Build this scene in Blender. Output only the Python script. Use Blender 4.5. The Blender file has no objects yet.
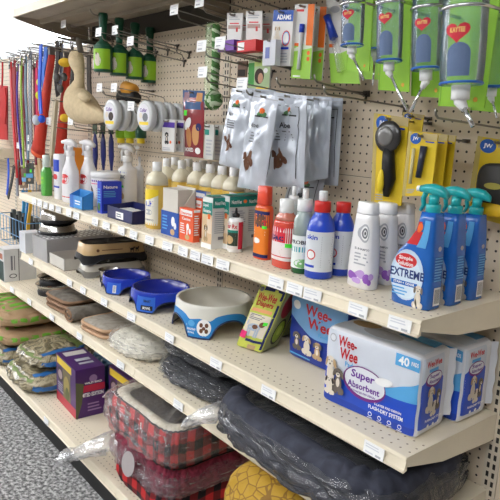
import bpy, math, random
from math import sin, cos, pi, radians, sqrt, atan2
from mathutils import Vector, Matrix, noise
# ------------------------------------------------------------------ units: inches, floor at z = 0
S = 0.0254
ZO = 57.5
CAM = Vector((27.639, -56.538, 2.236 + ZO)); FL = 607.2
_r = Vector((0.62950482, 0.77569948, 0.04487754)); _d = Vector((0.18176132, -0.09085787, -0.97913619)); _f = Vector((-0.75543795, 0.62452795, -0.19818763))
def P(px, py, x=None, y=None, z=None):
    """point of the place seen at a photo pixel, on a plane of known x, y or z (inches)"""
    v = _f + (px - 250) / FL * _r + (py - 250) / FL * _d
    if x is not None: t = (x - CAM.x) / v.x
    elif y is not None: t = (y - CAM.y) / v.y
    else: t = (z - CAM.z) / v.z
    return CAM + v * t
def K(p): return (Vector(p) - CAM).dot(_f) / FL          # inches per pixel at p
def zat(p, py):                                            # height on the vertical through p that is seen at row py
    lo, hi = 0.0, 110.0
    for _ in range(40):
        m = (lo + hi) / 2; v = Vector((p[0], p[1], m)) - CAM
        if 250 + FL * v.dot(_d) / v.dot(_f) > py: lo = m
        else: hi = m
    return lo
VIEW = Vector((_f.x, _f.y, 0)).normalized()
Z1, Z2, Z3, Z4 = 44.8, 32.5, 23.9, 5.4                     # tops of the shelves
ZC = 78.3
DEP = 15.0
COL = bpy.context.scene.collection
rnd = random.Random(7)
# ------------------------------------------------------------------ materials
def lin(c):
    return tuple(((x / 255) / 12.92 if x / 255 <= .04045 else ((x / 255 + .055) / 1.055) ** 2.4) for x in c)
_M = {}
def mat(rgb, rough=.5, metal=0., coat=0., trans=0., alpha=1., ior=1.45, name=None, bump=None, var=None, emit=0.):
    key = (rgb, rough, metal, coat, trans, alpha, name, bump, var, emit)
    if key in _M: return _M[key]
    m = bpy.data.materials.new(name or 'surface'); m.use_nodes = True; nt = m.node_tree; b = nt.nodes['Principled BSDF']
    c = lin(rgb)
    b.inputs['Base Color'].default_value = (*c, 1); b.inputs['Roughness'].default_value = rough; b.inputs['Metallic'].default_value = metal
    b.inputs['Coat Weight'].default_value = coat; b.inputs['Coat Roughness'].default_value = .08
    b.inputs['Transmission Weight'].default_value = trans; b.inputs['Alpha'].default_value = alpha; b.inputs['IOR'].default_value = ior
    if emit: b.inputs['Emission Color'].default_value = (*c, 1); b.inputs['Emission Strength'].default_value = emit
    tc = nt.nodes.new('ShaderNodeTexCoord')
    if var is None and not trans: var = (9., .06)
    if var:
        n = nt.nodes.new('ShaderNodeTexNoise'); n.inputs['Scale'].default_value = var[0]; n.inputs['Detail'].default_value = 4
        nt.links.new(tc.outputs['Object'], n.inputs['Vector'])
        mr = nt.nodes.new('ShaderNodeMapRange'); mr.inputs[1].default_value = .3; mr.inputs[2].default_value = .7; mr.inputs[3].default_value = 1 - var[1]; mr.inputs[4].default_value = 1 + var[1]
        nt.links.new(n.outputs[0], mr.inputs[0])
        mx = nt.nodes.new('ShaderNodeMix'); mx.data_type = 'RGBA'; mx.blend_type = 'MULTIPLY'; mx.inputs[0].default_value = 1
        mx.inputs[6].default_value = (*c, 1); nt.links.new(mr.outputs[0], mx.inputs[7]); nt.links.new(mx.outputs[2], b.inputs['Base Color'])
    if bump:
        n2 = nt.nodes.new('ShaderNodeTexNoise'); n2.inputs['Scale'].default_value = bump[0]; n2.inputs['Detail'].default_value = 3
        nt.links.new(tc.outputs['Object'], n2.inputs['Vector'])
        bp = nt.nodes.new('ShaderNodeBump'); bp.inputs['Strength'].default_value = bump[1]; bp.inputs['Distance'].default_value = .01
        nt.links.new(n2.outputs[0], bp.inputs['Height']); nt.links.new(bp.outputs[0], b.inputs['Normal'])
    _M[key] = m; return m
def node_mat(name):
    m = bpy.data.materials.new(name); m.use_nodes = True; nt = m.node_tree
    return m, nt, nt.nodes['Principled BSDF'], nt.nodes.new('ShaderNodeTexCoord')
def mth(nt, op, a, b=None, c=None):
    n = nt.nodes.new('ShaderNodeMath'); n.operation = op
    for i, v in enumerate((a, b, c)):
        if v is None: continue
        if isinstance(v, (int, float)): n.inputs[i].default_value = v
        else: nt.links.new(v, n.inputs[i])
    return n.outputs[0]
def mixc(nt, fac, a, b, mode='MIX'):
    mx = nt.nodes.new('ShaderNodeMix'); mx.data_type = 'RGBA'; mx.blend_type = mode
    if isinstance(fac, (int, float)): mx.inputs[0].default_value = fac
    else: nt.links.new(fac, mx.inputs[0])
    for i, v in ((6, a), (7, b)):
        if isinstance(v, tuple): mx.inputs[i].default_value = (*v, 1)
        else: nt.links.new(v, mx.inputs[i])
    return mx.outputs[2]
def hole_mat(name, rgb, ax, ox, oz, rad, pitch=(1., 1.), dark=(48, 40, 34), rough=.6, rows=None):
    """sheet with a grid of drilled holes; ax = the two object axes of the sheet, in inches"""
    m, nt, b, tc = node_mat(name)
    sp = nt.nodes.new('ShaderNodeSeparateXYZ'); nt.links.new(tc.outputs['Object'], sp.inputs[0])
    U = mth(nt, 'MULTIPLY', sp.outputs[ax[0]], 1 / S); V = mth(nt, 'MULTIPLY', sp.outputs[ax[1]], 1 / S)
    def cell(c, o, pt):
        q = mth(nt, 'DIVIDE', mth(nt, 'SUBTRACT', c, o), pt)
        return mth(nt, 'MULTIPLY', mth(nt, 'SUBTRACT', q, mth(nt, 'ROUND', q)), pt)
    du = cell(U, ox, pitch[0]); dv = cell(V, oz, pitch[1])
    d = mth(nt, 'SQRT', mth(nt, 'ADD', mth(nt, 'MULTIPLY', du, du), mth(nt, 'MULTIPLY', dv, dv)))
    h = mth(nt, 'LESS_THAN', d, rad)
    if rows: h = mth(nt, 'MULTIPLY', h, mth(nt, 'MULTIPLY', mth(nt, 'GREATER_THAN', V, rows[0]), mth(nt, 'LESS_THAN', V, rows[1])))
    n = nt.nodes.new('ShaderNodeTexNoise'); n.inputs['Scale'].default_value = 3.; n.inputs['Detail'].default_value = 5; nt.links.new(tc.outputs['Object'], n.inputs['Vector'])
    base = mixc(nt, n.outputs[0], tuple(x * .93 for x in lin(rgb)), tuple(min(1, x * 1.05) for x in lin(rgb)))
    nt.links.new(mixc(nt, h, base, lin(dark)), b.inputs['Base Color']); b.inputs['Roughness'].default_value = rough
    return m
def carpet_mat():
    m, nt, b, tc = node_mat('speckled_carpet')
    n = nt.nodes.new('ShaderNodeTexNoise'); n.inputs['Scale'].default_value = 62; n.inputs['Detail'].default_value = 3; n.inputs['Roughness'].default_value = .7
    nt.links.new(tc.outputs['Object'], n.inputs['Vector'])
    cr = nt.nodes.new('ShaderNodeValToRGB'); nt.links.new(n.outputs[0], cr.inputs[0]); e = cr.color_ramp.elements
    e[0].position = .38; e[0].color = (*lin((78, 77, 77)), 1); e[1].position = .62; e[1].color = (*lin((205, 204, 202)), 1)
    x = cr.color_ramp.elements.new(.5); x.color = (*lin((142, 141, 140)), 1)
    nt.links.new(cr.outputs[0], b.inputs['Base Color']); b.inputs['Roughness'].default_value = .95
    bp = nt.nodes.new('ShaderNodeBump'); bp.inputs['Distance'].default_value = .004; nt.links.new(n.outputs[0], bp.inputs['Height']); nt.links.new(bp.outputs[0], b.inputs['Normal'])
    return m
def film_mat(name='clear_film', haze=.16, gloss=.22, tint=(225, 228, 232), scale=22., strength=.7):
    """thin crinkled plastic film"""
    m = bpy.data.materials.new(name); m.use_nodes = True; nt = m.node_tree; nt.nodes.clear()
    out = nt.nodes.new('ShaderNodeOutputMaterial'); tc = nt.nodes.new('ShaderNodeTexCoord')
    n = nt.nodes.new('ShaderNodeTexNoise'); n.inputs['Scale'].default_value = scale; n.inputs['Detail'].default_value = 4; n.inputs['Distortion'].default_value = 1.2
    nt.links.new(tc.outputs['Object'], n.inputs['Vector'])
    bp = nt.nodes.new('ShaderNodeBump'); bp.inputs['Strength'].default_value = strength; bp.inputs['Distance'].default_value = .02; nt.links.new(n.outputs[0], bp.inputs['Height'])
    tr = nt.nodes.new('ShaderNodeBsdfTransparent'); df = nt.nodes.new('ShaderNodeBsdfDiffuse'); gl = nt.nodes.new('ShaderNodeBsdfGlossy')
    df.inputs['Color'].default_value = (*lin(tint), 1); gl.inputs['Roughness'].default_value = .16; gl.inputs['Color'].default_value = (1, 1, 1, 1)
    nt.links.new(bp.outputs[0], gl.inputs['Normal']); nt.links.new(bp.outputs[0], df.inputs['Normal'])
    m1 = nt.nodes.new('ShaderNodeMixShader'); m1.inputs[0].default_value = haze; nt.links.new(tr.outputs[0], m1.inputs[1]); nt.links.new(df.outputs[0], m1.inputs[2])
    m2 = nt.nodes.new('ShaderNodeMixShader'); fr = nt.nodes.new('ShaderNodeFresnel'); fr.inputs[0].default_value = 1.45; nt.links.new(bp.outputs[0], fr.inputs['Normal']); nt.links.new(mth(nt, 'MULTIPLY', fr.outputs[0], gloss), m2.inputs[0]); nt.links.new(m1.outputs[0], m2.inputs[1]); nt.links.new(gl.outputs[0], m2.inputs[2])
    nt.links.new(m2.outputs[0], out.inputs['Surface']); return m
def plaid_mat(name, a, b_, c_, sc=2.6):
    m, nt, b, tc = node_mat(name)
    sp = nt.nodes.new('ShaderNodeSeparateXYZ'); nt.links.new(tc.outputs['Object'], sp.inputs[0])
    def stripe(s):
        q = mth(nt, 'FRACT', mth(nt, 'MULTIPLY', s, 1 / (S * sc))); return mth(nt, 'LESS_THAN', q, .5)
    sx = stripe(mth(nt, 'ADD', sp.outputs[0], sp.outputs[1])); sz = stripe(sp.outputs[2])
    t = mth(nt, 'MULTIPLY', mth(nt, 'ADD', sx, sz), .5)
    cr = nt.nodes.new('ShaderNodeValToRGB'); cr.color_ramp.interpolation = 'CONSTANT'; nt.links.new(t, cr.inputs[0]); e = cr.color_ramp.elements
    e[0].position = 0; e[0].color = (*lin(a), 1); e[1].position = .4; e[1].color = (*lin(b_), 1); x = e.new(.9); x.color = (*lin(c_), 1)
    nt.links.new(cr.outputs[0], b.inputs['Base Color']); b.inputs['Roughness'].default_value = .9; return m
def blotch_mat(name, cols, scale=6., rough=.5, coat=0., dist=1.5, bump=.3):
    m, nt, b, tc = node_mat(name)
    n = nt.nodes.new('ShaderNodeTexNoise'); n.inputs['Scale'].default_value = scale; n.inputs['Detail'].default_value = 3; n.inputs['Distortion'].default_value = dist
    nt.links.new(tc.outputs['Object'], n.inputs['Vector'])
    cr = nt.nodes.new('ShaderNodeValToRGB'); nt.links.new(n.outputs[0], cr.inputs[0]); e = cr.color_ramp.elements
    k = len(cols); e[0].position = .32; e[0].color = (*lin(cols[0]), 1); e[1].position = .68; e[1].color = (*lin(cols[-1]), 1)
    for i in range(1, k - 1):
        x = e.new(.32 + .36 * i / (k - 1)); x.color = (*lin(cols[i]), 1)
    nt.links.new(cr.outputs[0], b.inputs['Base Color']); b.inputs['Roughness'].default_value = rough; b.inputs['Coat Weight'].default_value = coat
    if bump:
        bp = nt.nodes.new('ShaderNodeBump'); bp.inputs['Strength'].default_value = bump; bp.inputs['Distance'].default_value = .01; nt.links.new(n.outputs[0], bp.inputs['Height']); nt.links.new(bp.outputs[0], b.inputs['Normal'])
    return m
WHITE = mat((244, 244, 243), .4); TAGL = mat((212, 214, 220), .5); INK = mat((45, 45, 50), .6); GREY = mat((120, 122, 128), .6); LGREY = mat((176, 178, 184), .6)
STEEL = mat((190, 188, 184), .22, 1.); CHROME = mat((225, 225, 225), .12, 1.); WIRE = mat((150, 145, 138), .3, 1.); DKWIRE = mat((95, 88, 82), .35, 1.)
RED = mat((208, 40, 44), .45); BLACK = mat((22, 22, 25), .45); BLUE = mat((28, 66, 190), .4); NAVY = mat((24, 34, 96), .45); ORANGE = mat((240, 110, 40), .45)
YELLOW = mat((245, 215, 50), .45); LIME = mat((150, 215, 50), .5); TEAL = mat((30, 140, 125), .45); PURPLE = mat((105, 50, 150), .45); BROWN = mat((110, 72, 50), .6)
TAN = mat((206, 170, 122), .6); CREAM = mat((226, 218, 200), .6); SKYB = mat((90, 170, 225), .45); PINK = mat((230, 50, 120), .45); STICK = mat((80, 235, 60), .5)
DOGW = mat((226, 216, 200), .7); DOGT = mat((190, 160, 120), .7); DOGB = mat((60, 46, 40), .7); DOGG = mat((110, 100, 92), .7)
# ------------------------------------------------------------------ mesh building
_glyph = {}
def glyphs(s):
    if s in _glyph: return _glyph[s]
    cu = bpy.data.curves.new('t', 'FONT'); cu.body = s; cu.resolution_u = 2; cu.size = 1; cu.offset = .028
    o = bpy.data.objects.new('t', cu); COL.objects.link(o)
    dg = bpy.context.evaluated_depsgraph_get(); me = bpy.data.meshes.new_from_object(o.evaluated_get(dg))
    vs = [(v.co.x, v.co.y) for v in me.vertices]; fs = [tuple(p.vertices) for p in me.polygons]
    bpy.data.objects.remove(o); bpy.data.curves.remove(cu); bpy.data.meshes.remove(me)
    x0 = min(v[0] for v in vs); x1 = max(v[0] for v in vs); y0 = min(v[1] for v in vs); y1 = max(v[1] for v in vs)
    # drop faces that text filling turned upside-down does not matter here
    _glyph[s] = ([((x - x0) / (x1 - x0), (y - y0) / (y1 - y0)) for x, y in vs], fs); return _glyph[s]
class MB:
    def __init__(s): s.v = []; s.f = []; s.m = []; s.mats = []; s.sm = []; s.lay = 0
    def mi(s, m):
        if m not in s.mats: s.mats.append(m)
        return s.mats.index(m)
    def add(s, vs, fs, m, smooth=False):
        b = len(s.v); s.v += [tuple(v) for v in vs]; i = s.mi(m)
        for f in fs: s.f.append(tuple(b + k for k in f)); s.m.append(i); s.sm.append(smooth)
        return s
    def box(s, lo, hi, m, rz=0., c=None):
        x0, y0, z0 = lo; x1, y1, z1 = hi
        vs = [(x0, y0, z0), (x1, y0, z0), (x1, y1, z0), (x0, y1, z0), (x0, y0, z1), (x1, y0, z1), (x1, y1, z1), (x0, y1, z1)]
        if rz:
            cx, cy = c or ((x0 + x1) / 2, (y0 + y1) / 2); vs = [(cx + (x - cx) * cos(rz) - (y - cy) * sin(rz), cy + (x - cx) * sin(rz) + (y - cy) * cos(rz), z) for x, y, z in vs]
        return s.add(vs, [(3, 2, 1, 0), (4, 5, 6, 7), (0, 1, 5, 4), (1, 2, 6, 5), (2, 3, 7, 6), (3, 0, 4, 7)], m)
    def hexa(s, q, m):            # 8 corners: bottom loop, top loop
        return s.add(q, [(3, 2, 1, 0), (4, 5, 6, 7), (0, 1, 5, 4), (1, 2, 6, 5), (2, 3, 7, 6), (3, 0, 4, 7)], m)
    def rings(s, R, m, smooth=True, cap=True, close=False):
        n = len(R[0]); vs = [p for r in R for p in r]; fs = []
        k = len(R)
        for j in range(k - 1 if not close else k):
            a = j * n; b = ((j + 1) % k) * n
            for i in range(n): fs.append((a + i, a + (i + 1) % n, b + (i + 1) % n, b + i))
        if cap and not close: fs.append(tuple(range(n - 1, -1, -1))); fs.append(tuple((k - 1) * n + i for i in range(n)))
        return s.add(vs, fs, m, smooth)
    def lathe(s, prof, c, m, n=24, sx=1., sy=1., ex=2., rz=0., smooth=True, cap=True):
        R = []
        for r, z in prof:
            ring = []
            for i in range(n):
                a = 2 * pi * i / n; ca, sa = cos(a), sin(a)
                x = math.copysign(abs(ca) ** (2 / ex), ca) * r * sx; y = math.copysign(abs(sa) ** (2 / ex), sa) * r * sy
                ring.append((c[0] + x * cos(rz) - y * sin(rz), c[1] + x * sin(rz) + y * cos(rz), c[2] + z))
            R.append(ring)
        return s.rings(R, m, smooth, cap)
    def tube(s, pts, r, m, n=8, flat=1., close=False):
        pts = [Vector(p) for p in pts]; R = []; k = len(pts); up = None
        for i, p in enumerate(pts):
            if close: t = pts[(i + 1) % k] - pts[i - 1]
            else: t = pts[min(i + 1, k - 1)] - pts[max(i - 1, 0)]
            if t.length < 1e-6: t = Vector((0, 0, 1))
            t.normalize()
            if up is None: up = Vector((0, 0, 1)) if abs(t.z) < .9 else Vector((0, 1, 0))
            a = t.cross(up)
            if a.length < 1e-3: a = t.cross(Vector((1, 0, 0)))
            a.normalize(); b = a.cross(t).normalized(); up = b
            rr = r[i] if isinstance(r, (list, tuple)) else r
            R.append([p + a * cos(2 * pi * j / n) * rr + b * sin(2 * pi * j / n) * rr * flat for j in range(n)])
        return s.rings(R, m, True, True, close)
    def ell(s, c, r, m, nu=16, nv=10, rot=None, nz=0.):
        R = []
        for j in range(nv + 1):
            t = pi * (j + .02) / (nv + .04) - pi / 2; ring = []
            for i in range(nu):
                a = 2 * pi * i / nu; v = Vector((cos(a) * cos(t) * r[0], sin(a) * cos(t) * r[1], sin(t) * r[2]))
                if nz: v *= 1 + nz * noise.noise(v * .6 + Vector(c))
                if rot: v = rot @ v
                ring.append(v + Vector(c))
            R.append(ring)
        return s.rings(R, m)
    def grid(s, fn, nu, nv, m, smooth=True):
        vs = [fn(i / nu, j / nv) for j in range(nv + 1) for i in range(nu + 1)]
        fs = [(j * (nu + 1) + i, j * (nu + 1) + i + 1, (j + 1) * (nu + 1) + i + 1, (j + 1) * (nu + 1) + i) for j in range(nv) for i in range(nu)]
        return s.add(vs, fs, m, smooth)
    # printing on a mapped face: mp(u, v, lift) -> point
    def _l(s): s.lay += 1; return .02 + .0035 * s.lay
    def rect(s, mp, u0, v0, u1, v1, m, nu=1, nv=1, skew=0.):
        o = s._l(); return s.grid(lambda a, b: mp(u0 + (u1 - u0) * a, v0 + (v1 - v0) * b + skew * a, o), nu, nv, m, False)
    def oval(s, mp, cu, cv, ru, rv, m, n=18, rot=0., rings=1):
        o = s._l(); vs = [mp(cu, cv, o)]
        for k in range(1, rings + 1):
            for i in range(n):
                a = 2 * pi * i / n; x, y = ru * cos(a) * k / rings, rv * sin(a) * k / rings
                vs.append(mp(cu + x * cos(rot) - y * sin(rot), cv + x * sin(rot) + y * cos(rot), o))
        fs = [(0, 1 + i, 1 + (i + 1) % n) for i in range(n)]
        for k in range(1, rings):
            for i in range(n):
                a = 1 + (k - 1) * n; b = a + n; fs.append((a + i, b + i, b + (i + 1) % n, a + (i + 1) % n))
        return s.add(vs, fs, m)
    def poly(s, mp, pts, m):
        o = s._l(); return s.add([mp(u, v, o) for u, v in pts], [tuple(range(len(pts)))], m)
    def text(s, mp, t, u0, v0, u1, v1, m, skew=0.):
        vs, fs = glyphs(t); o = s._l()
        return s.add([mp(u0 + (u1 - u0) * x, v0 + (v1 - v0) * y + skew * x, o) for x, y in vs], fs, m)
    def lines(s, mp, u0, v0, u1, v1, n, m, ragged=.3):
        h = (v1 - v0) / n
        for i in range(n):
            s.rect(mp, u0, v1 - h * (i + .75), u1 - (u1 - u0) * ragged * rnd.random(), v1 - h * (i + .3), m); s.lay -= 1
        s.lay += 1; return s
    def heart(s, mp, cu, cv, ru, rv, m):
        pts = []
        for i in range(24):
            t = 2 * pi * i / 24; x = 16 * sin(t) ** 3 / 16; y = (13 * cos(t) - 5 * cos(2 * t) - 2 * cos(3 * t) - cos(4 * t)) / 16
            pts.append((cu + ru * x, cv + rv * y))
        return s.poly(mp, pts, m)
    def dog(s, mp, cu, cv, w, h, m=None, dark=None, sit=True):
        m = m or DOGT; dark = dark or DOGB
        if sit:
            for k in (-1, 1): s.oval(mp, cu + k * w * .26, cv - h * .34, w * .17, h * .13, m, 14)
            s.oval(mp, cu, cv - h * .1, w * .25, h * .3, m); s.lay -= 1
            for k in (-1, 1): s.rect(mp, cu + k * w * .12 - w * .08, cv - h * .48, cu + k * w * .12 + w * .08, cv - h * .1, m)
            s.oval(mp, cu, cv - h * .06, w * .12, h * .16, DOGW, 14); s.oval(mp, cu, cv + h * .3, w * .27, h * .17, m)
            for k in (-1, 1): s.oval(mp, cu + k * w * .27, cv + h * .27, w * .09, h * .15, dark, 12, k * .2); s.oval(mp, cu + k * w * .1, cv + h * .33, w * .035, h * .02, BLACK, 8)
            s.oval(mp, cu, cv + h * .22, w * .14, h * .08, DOGW, 12); s.oval(mp, cu, cv + h * .24, w * .05, h * .03, BLACK, 8)
        else:
            s.oval(mp, cu, cv + h * .08, w * .34, h * .2, m); s.oval(mp, cu + w * .36, cv + h * .3, w * .14, h * .15, dark)
            for k in (-.26, -.14, .16, .27): s.rect(mp, cu + w * k - w * .04, cv - h * .45, cu + w * k + w * .04, cv + h * .05, m)
            s.oval(mp, cu - w * .38, cv + h * .3, w * .04, h * .14, m); s.oval(mp, cu + w * .05, cv + h * .12, w * .15, h * .12, dark)
        return s
    def build(s, name, parent=None, org=None, auto=True):
        me = bpy.data.meshes.new(name); off = Vector(parent['o']) if parent is not None else Vector(org or (0, 0, 0))
        me.from_pydata([((x - off[0]) * S, (y - off[1]) * S, (z - off[2]) * S) for x, y, z in s.v], [], s.f)
        for m in s.mats: me.materials.append(m)
        me.polygons.foreach_set('material_index', s.m); me.polygons.foreach_set('use_smooth', s.sm); me.update()
        o = bpy.data.objects.new(name, me); COL.objects.link(o)
        if parent is not None: o.parent = parent
        else: o.location = off * S
        o['o'] = tuple(off)
        return o
def tag(o, label=None, cat=None, group=None, kind=None):
    if label: o['label'] = label
    if cat: o['category'] = cat
    if group: o['group'] = group
    if kind: o['kind'] = kind
    return o
def thing(name, label, cat, loc, group=None):
    o = bpy.data.objects.new(name, None); COL.objects.link(o); o.location = Vector(loc) * S; o.empty_display_size = .02
    o['o'] = tuple(loc); return tag(o, label, cat, group)
def sub(mb, name, parent): return mb.build(name, parent)
def dup(root, loc, rz=0., label=None, group=None, sc=1.):
    r = root.copy(); COL.objects.link(r); r.location = Vector(loc) * S; r.rotation_euler = (0, 0, rz); r.scale = (sc, sc, sc)
    if label: r['label'] = label
    if group: r['group'] = group
    for ch in list(root.children):
        c = ch.copy(); COL.objects.link(c); c.parent = r
        for g in list(ch.children):
            d = g.copy(); COL.objects.link(d); d.parent = c
    return r
def plane_map(o, du, dv, n):
    o, du, dv, n = Vector(o), Vector(du), Vector(dv), Vector(n).normalized()
    return lambda u, v, k=0.: o + du * u + dv * v + n * k
def quad_map(bl, br, tr, tl, n):
    bl, br, tr, tl, n = map(Vector, (bl, br, tr, tl, n)); n = n.normalized()
    return lambda u, v, k=0.: bl * (1 - u) * (1 - v) + br * u * (1 - v) + tr * u * v + tl * (1 - u) * v + n * k
# ================================================================== the setting
BEI = (222, 206, 183)
SHELF = mat((230, 219, 196), .45, bump=(40., .03)); SHELFU = SHELF
HOLE_DECK = hole_mat('perforated_shelf_deck', (230, 219, 196), (0, 1), .5, -6.6, .11, dark=(140, 120, 96), rows=(-7.2, -4.0))
HOLE_BASE = hole_mat('perforated_base_deck', (230, 219, 196), (0, 1), .5, -8.0, .11, dark=(140, 120, 96), rows=(-8.5, -4.4))
UP_PEG = hole_mat('upper_pegboard', BEI, (0, 2), .05, ZO + .76, .13)
LO_PEG = hole_mat('lower_pegboard', BEI, (0, 2), .5, ZO + .27, .13)
o = MB().box((-1300, -200, -.6), (160, 400, 0), carpet_mat()).build('floor'); tag(o, 'grey speckled carpet floor of the aisle', 'floor', kind='structure')
o = MB().box((-1300, -200, 126), (160, 400, 128), mat((240, 243, 246), .8)).build('ceiling'); tag(o, 'white store ceiling', 'ceiling', kind='structure')
BLOCKER_GREY = mat((128, 122, 114), .8)  # grey of the added walls, tuned for how much light they bounce
tag(MB().box((-1300, -202, 0), (160, -200, 126), BLOCKER_GREY).build('blocker_wall_front'), 'unseen grey wall across the aisle, added to block ambient light', 'wall', kind='structure')  # unseen wall, added to keep world light out of the aisle
tag(MB().box((160, -202, 0), (162, 400, 126), BLOCKER_GREY).build('blocker_wall_right'), 'unseen grey wall at the near end, added to block ambient light', 'wall', kind='structure')  # unseen wall, added to shut off world light at the near end
wb = thing('wall_back', 'beige pegboard back wall of the shelving run', 'pegboard', (-90, .2, 0)); wb['kind'] = 'structure'
SEAM = ZO - 3.0
for k, x0 in enumerate((0, -48, -96, -144, -192)):
    x1 = x0 + (16 if k == 0 else 48); xa = x0
    if k == 0: a, b = .8, 24
    else: a, b = x0 + .8, x0 + 47.2
    top = 79 if k < 2 else 75
    for z0, z1, m in ((SEAM + .04, top, UP_PEG), (2.0, SEAM - .04, LO_PEG)):
        MB().box((a, 0, z0), (b, .25, z1), m).build('pegboard_panel', wb)
MB().box((-96, .3, 1.5), (24, .6, 79), mat((70, 64, 56), .8)).build('back_liner', wb); MB().box((-192, .3, 1.5), (-96, .6, 75), mat((70, 64, 56), .8)).build('back_liner', wb)
SLOT = hole_mat('slotted_upright', (205, 192, 172), (0, 2), 0, .5, .0)
def slot_strip_mat():
    m, nt, b, tc = node_mat('slotted_steel_upright')
    sp = nt.nodes.new('ShaderNodeSeparateXYZ'); nt.links.new(tc.outputs['Object'], sp.inputs[0])
    fz = mth(nt, 'FRACT', mth(nt, 'MULTIPLY', sp.outputs[2], 1 / S)); h = mth(nt, 'MULTIPLY', mth(nt, 'GREATER_THAN', fz, .3), mth(nt, 'LESS_THAN', fz, .9))
    ax = mth(nt, 'MULTIPLY', mth(nt, 'ABSOLUTE', sp.outputs[0]), 1 / S)
    h = mth(nt, 'MULTIPLY', h, mth(nt, 'MULTIPLY', mth(nt, 'GREATER_THAN', ax, .16), mth(nt, 'LESS_THAN', ax, .46)))
    nt.links.new(mixc(nt, h, lin((214, 202, 182)), lin((35, 30, 27))), b.inputs['Base Color']); b.inputs['Roughness'].default_value = .5
    return m
SLOTM = slot_strip_mat()
ulab = ['slotted beige upright at the right end of the stocked shelves', 'slotted beige upright behind the big white bowl in the middle', 'slotted beige upright beside the plush duck', 'slotted beige upright among the hanging leashes', 'slotted beige upright at the far left end']
for k in range(5):
    mb = MB().box((-48 * k - .78, -.12, 1.2), (-48 * k + .78, 1.2, 79 if k < 3 else 75), SLOTM)
    o = mb.build('gondola_upright', org=(-48 * k, 0, 0)); tag(o, ulab[k], 'upright', 'slotted uprights')
def shelf(x0, x1, z, dep=DEP, label='', base=False, lab=None):
    t = thing('base_shelf' if base else 'display_shelf', label, 'shelf', ((x0 + x1) / 2, -dep / 2, z - 1), 'beige metal shelves')
    a, b = x0 + .05, x1 - .05
    mb = MB().box((a, -dep, z - .12), (b, -.15, z), HOLE_BASE if base else HOLE_DECK)
    mb.build('deck', t)
    # front lip: flat face with a rolled channel for price tags
    pr = [(-dep, z), (-dep - .12, z - .08), (-dep - .2, z - .3), (-dep - .12, z - .38), (-dep - .3, z - 1.15), (-dep - .5, z - 1.25), (-dep - .42, z - 1.42), (-dep + .05, z - 1.3), (-dep + .1, z - .12)]
    mb = MB(); n = len(pr); vs = [(x, y, zz) for x in (a, b) for y, zz in pr]
    mb.add(vs, [tuple(range(n))[::-1], tuple(n + i for i in range(n))] + [(i, (i + 1) % n, n + (i + 1) % n, n + i) for i in range(n)], SHELF)
    mb.build('price_channel', t)
    if not base:
        for x in (a + .08, b - .08):
            mb = MB(); q = [(-dep + .15, z - .13), (-.2, z - .13), (-.2, z - 2.9), (-1.2, z - 2.9), (-dep * .62, z - 2.3), (-dep + .15, z - 1.0)]
            vs = [(xx, y, zz) for xx in (x - .06, x + .06) for y, zz in q]; n = len(q)
            mb.add(vs, [tuple(range(n)), tuple(n + i for i in range(n))[::-1]] + [(i, (i + 1) % n, n + (i + 1) % n, n + i) for i in range(n)], SHELF)
            mb.build('bracket', t)
        mb = MB().box((a + .3, -dep + 5, z - .9), (b - .3, -dep + 5.6, z - .13), SHELF).box((a + .3, -2.4, z - .9), (b - .3, -1.8, z - .13), SHELF); mb.build('stiffener', t)
    else:
        MB().box((a, -dep + .5, .0), (b, -dep + 1.2, z - 1.3), mat((24, 24, 24), .5)).build('kick_plate', t)
    return t
shelf(-48, 0, Z1, label='upper beige metal shelf holding the spray bottles and shampoos')
shelf(-96, -48, Z1, label='upper beige metal shelf holding the white trigger bottles at left')
shelf(-48, 0, Z2, label='middle beige metal shelf holding the large puppy pad packs')
shelf(-96, -48, Z2, label='middle beige metal shelf holding the blue pet bowls')
shelf(-48, 0, Z3, label='lower beige metal shelf holding the black bagged bed')
shelf(-96, -48, Z3, label='lower beige metal shelf holding the grey mats')
shelf(-144, -96, Z3, label='lower beige metal shelf holding the white carton at far left')
BD = 18.
shelf(-48, 0, Z4, BD, 'bottom base shelf at right under the bagged beds', True)
shelf(-96, -48, Z4, BD, 'bottom base shelf under the purple box', True)
shelf(-144, -96, Z4, BD, 'bottom base shelf under the stacked brown bags', True)
shelf(-192, -144, Z4, BD, 'bottom base shelf at the far left end', True)
shelf(-192, -144, Z1 + 6, 12, 'short beige shelf beyond the leashes at far left')
# canopy above everything
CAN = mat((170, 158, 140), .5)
t = thing('canopy_shelf', 'beige metal overhead canopy shelf with a pale front lip', 'shelf', (-48, -8, ZC))
for x0, x1 in ((-96, -48), (-48, 0)):
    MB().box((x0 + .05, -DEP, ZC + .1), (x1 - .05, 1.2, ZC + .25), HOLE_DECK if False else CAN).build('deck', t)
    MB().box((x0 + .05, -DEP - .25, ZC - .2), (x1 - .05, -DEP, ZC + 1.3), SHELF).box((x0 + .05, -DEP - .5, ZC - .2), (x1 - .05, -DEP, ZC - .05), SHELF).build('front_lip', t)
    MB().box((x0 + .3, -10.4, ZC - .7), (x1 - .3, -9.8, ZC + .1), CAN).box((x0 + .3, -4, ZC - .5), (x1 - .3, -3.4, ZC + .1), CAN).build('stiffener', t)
    for x in (x0 + .15, x1 - .15):
        q = [(-DEP, ZC + .1), (-.2, ZC + .1), (-.2, ZC - 3.0), (-1.2, ZC - 3.0), (-9, ZC - 1.8), (-DEP, ZC - .3)]; n = 6
        vs = [(xx, y, zz) for xx in (x - .06, x + .06) for y, zz in q]
        MB().add(vs, [tuple(range(n)), tuple(n + i for i in range(n))[::-1]] + [(i, (i + 1) % n, n + (i + 1) % n, n + i) for i in range(n)], CAN).build('bracket', t)
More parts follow.
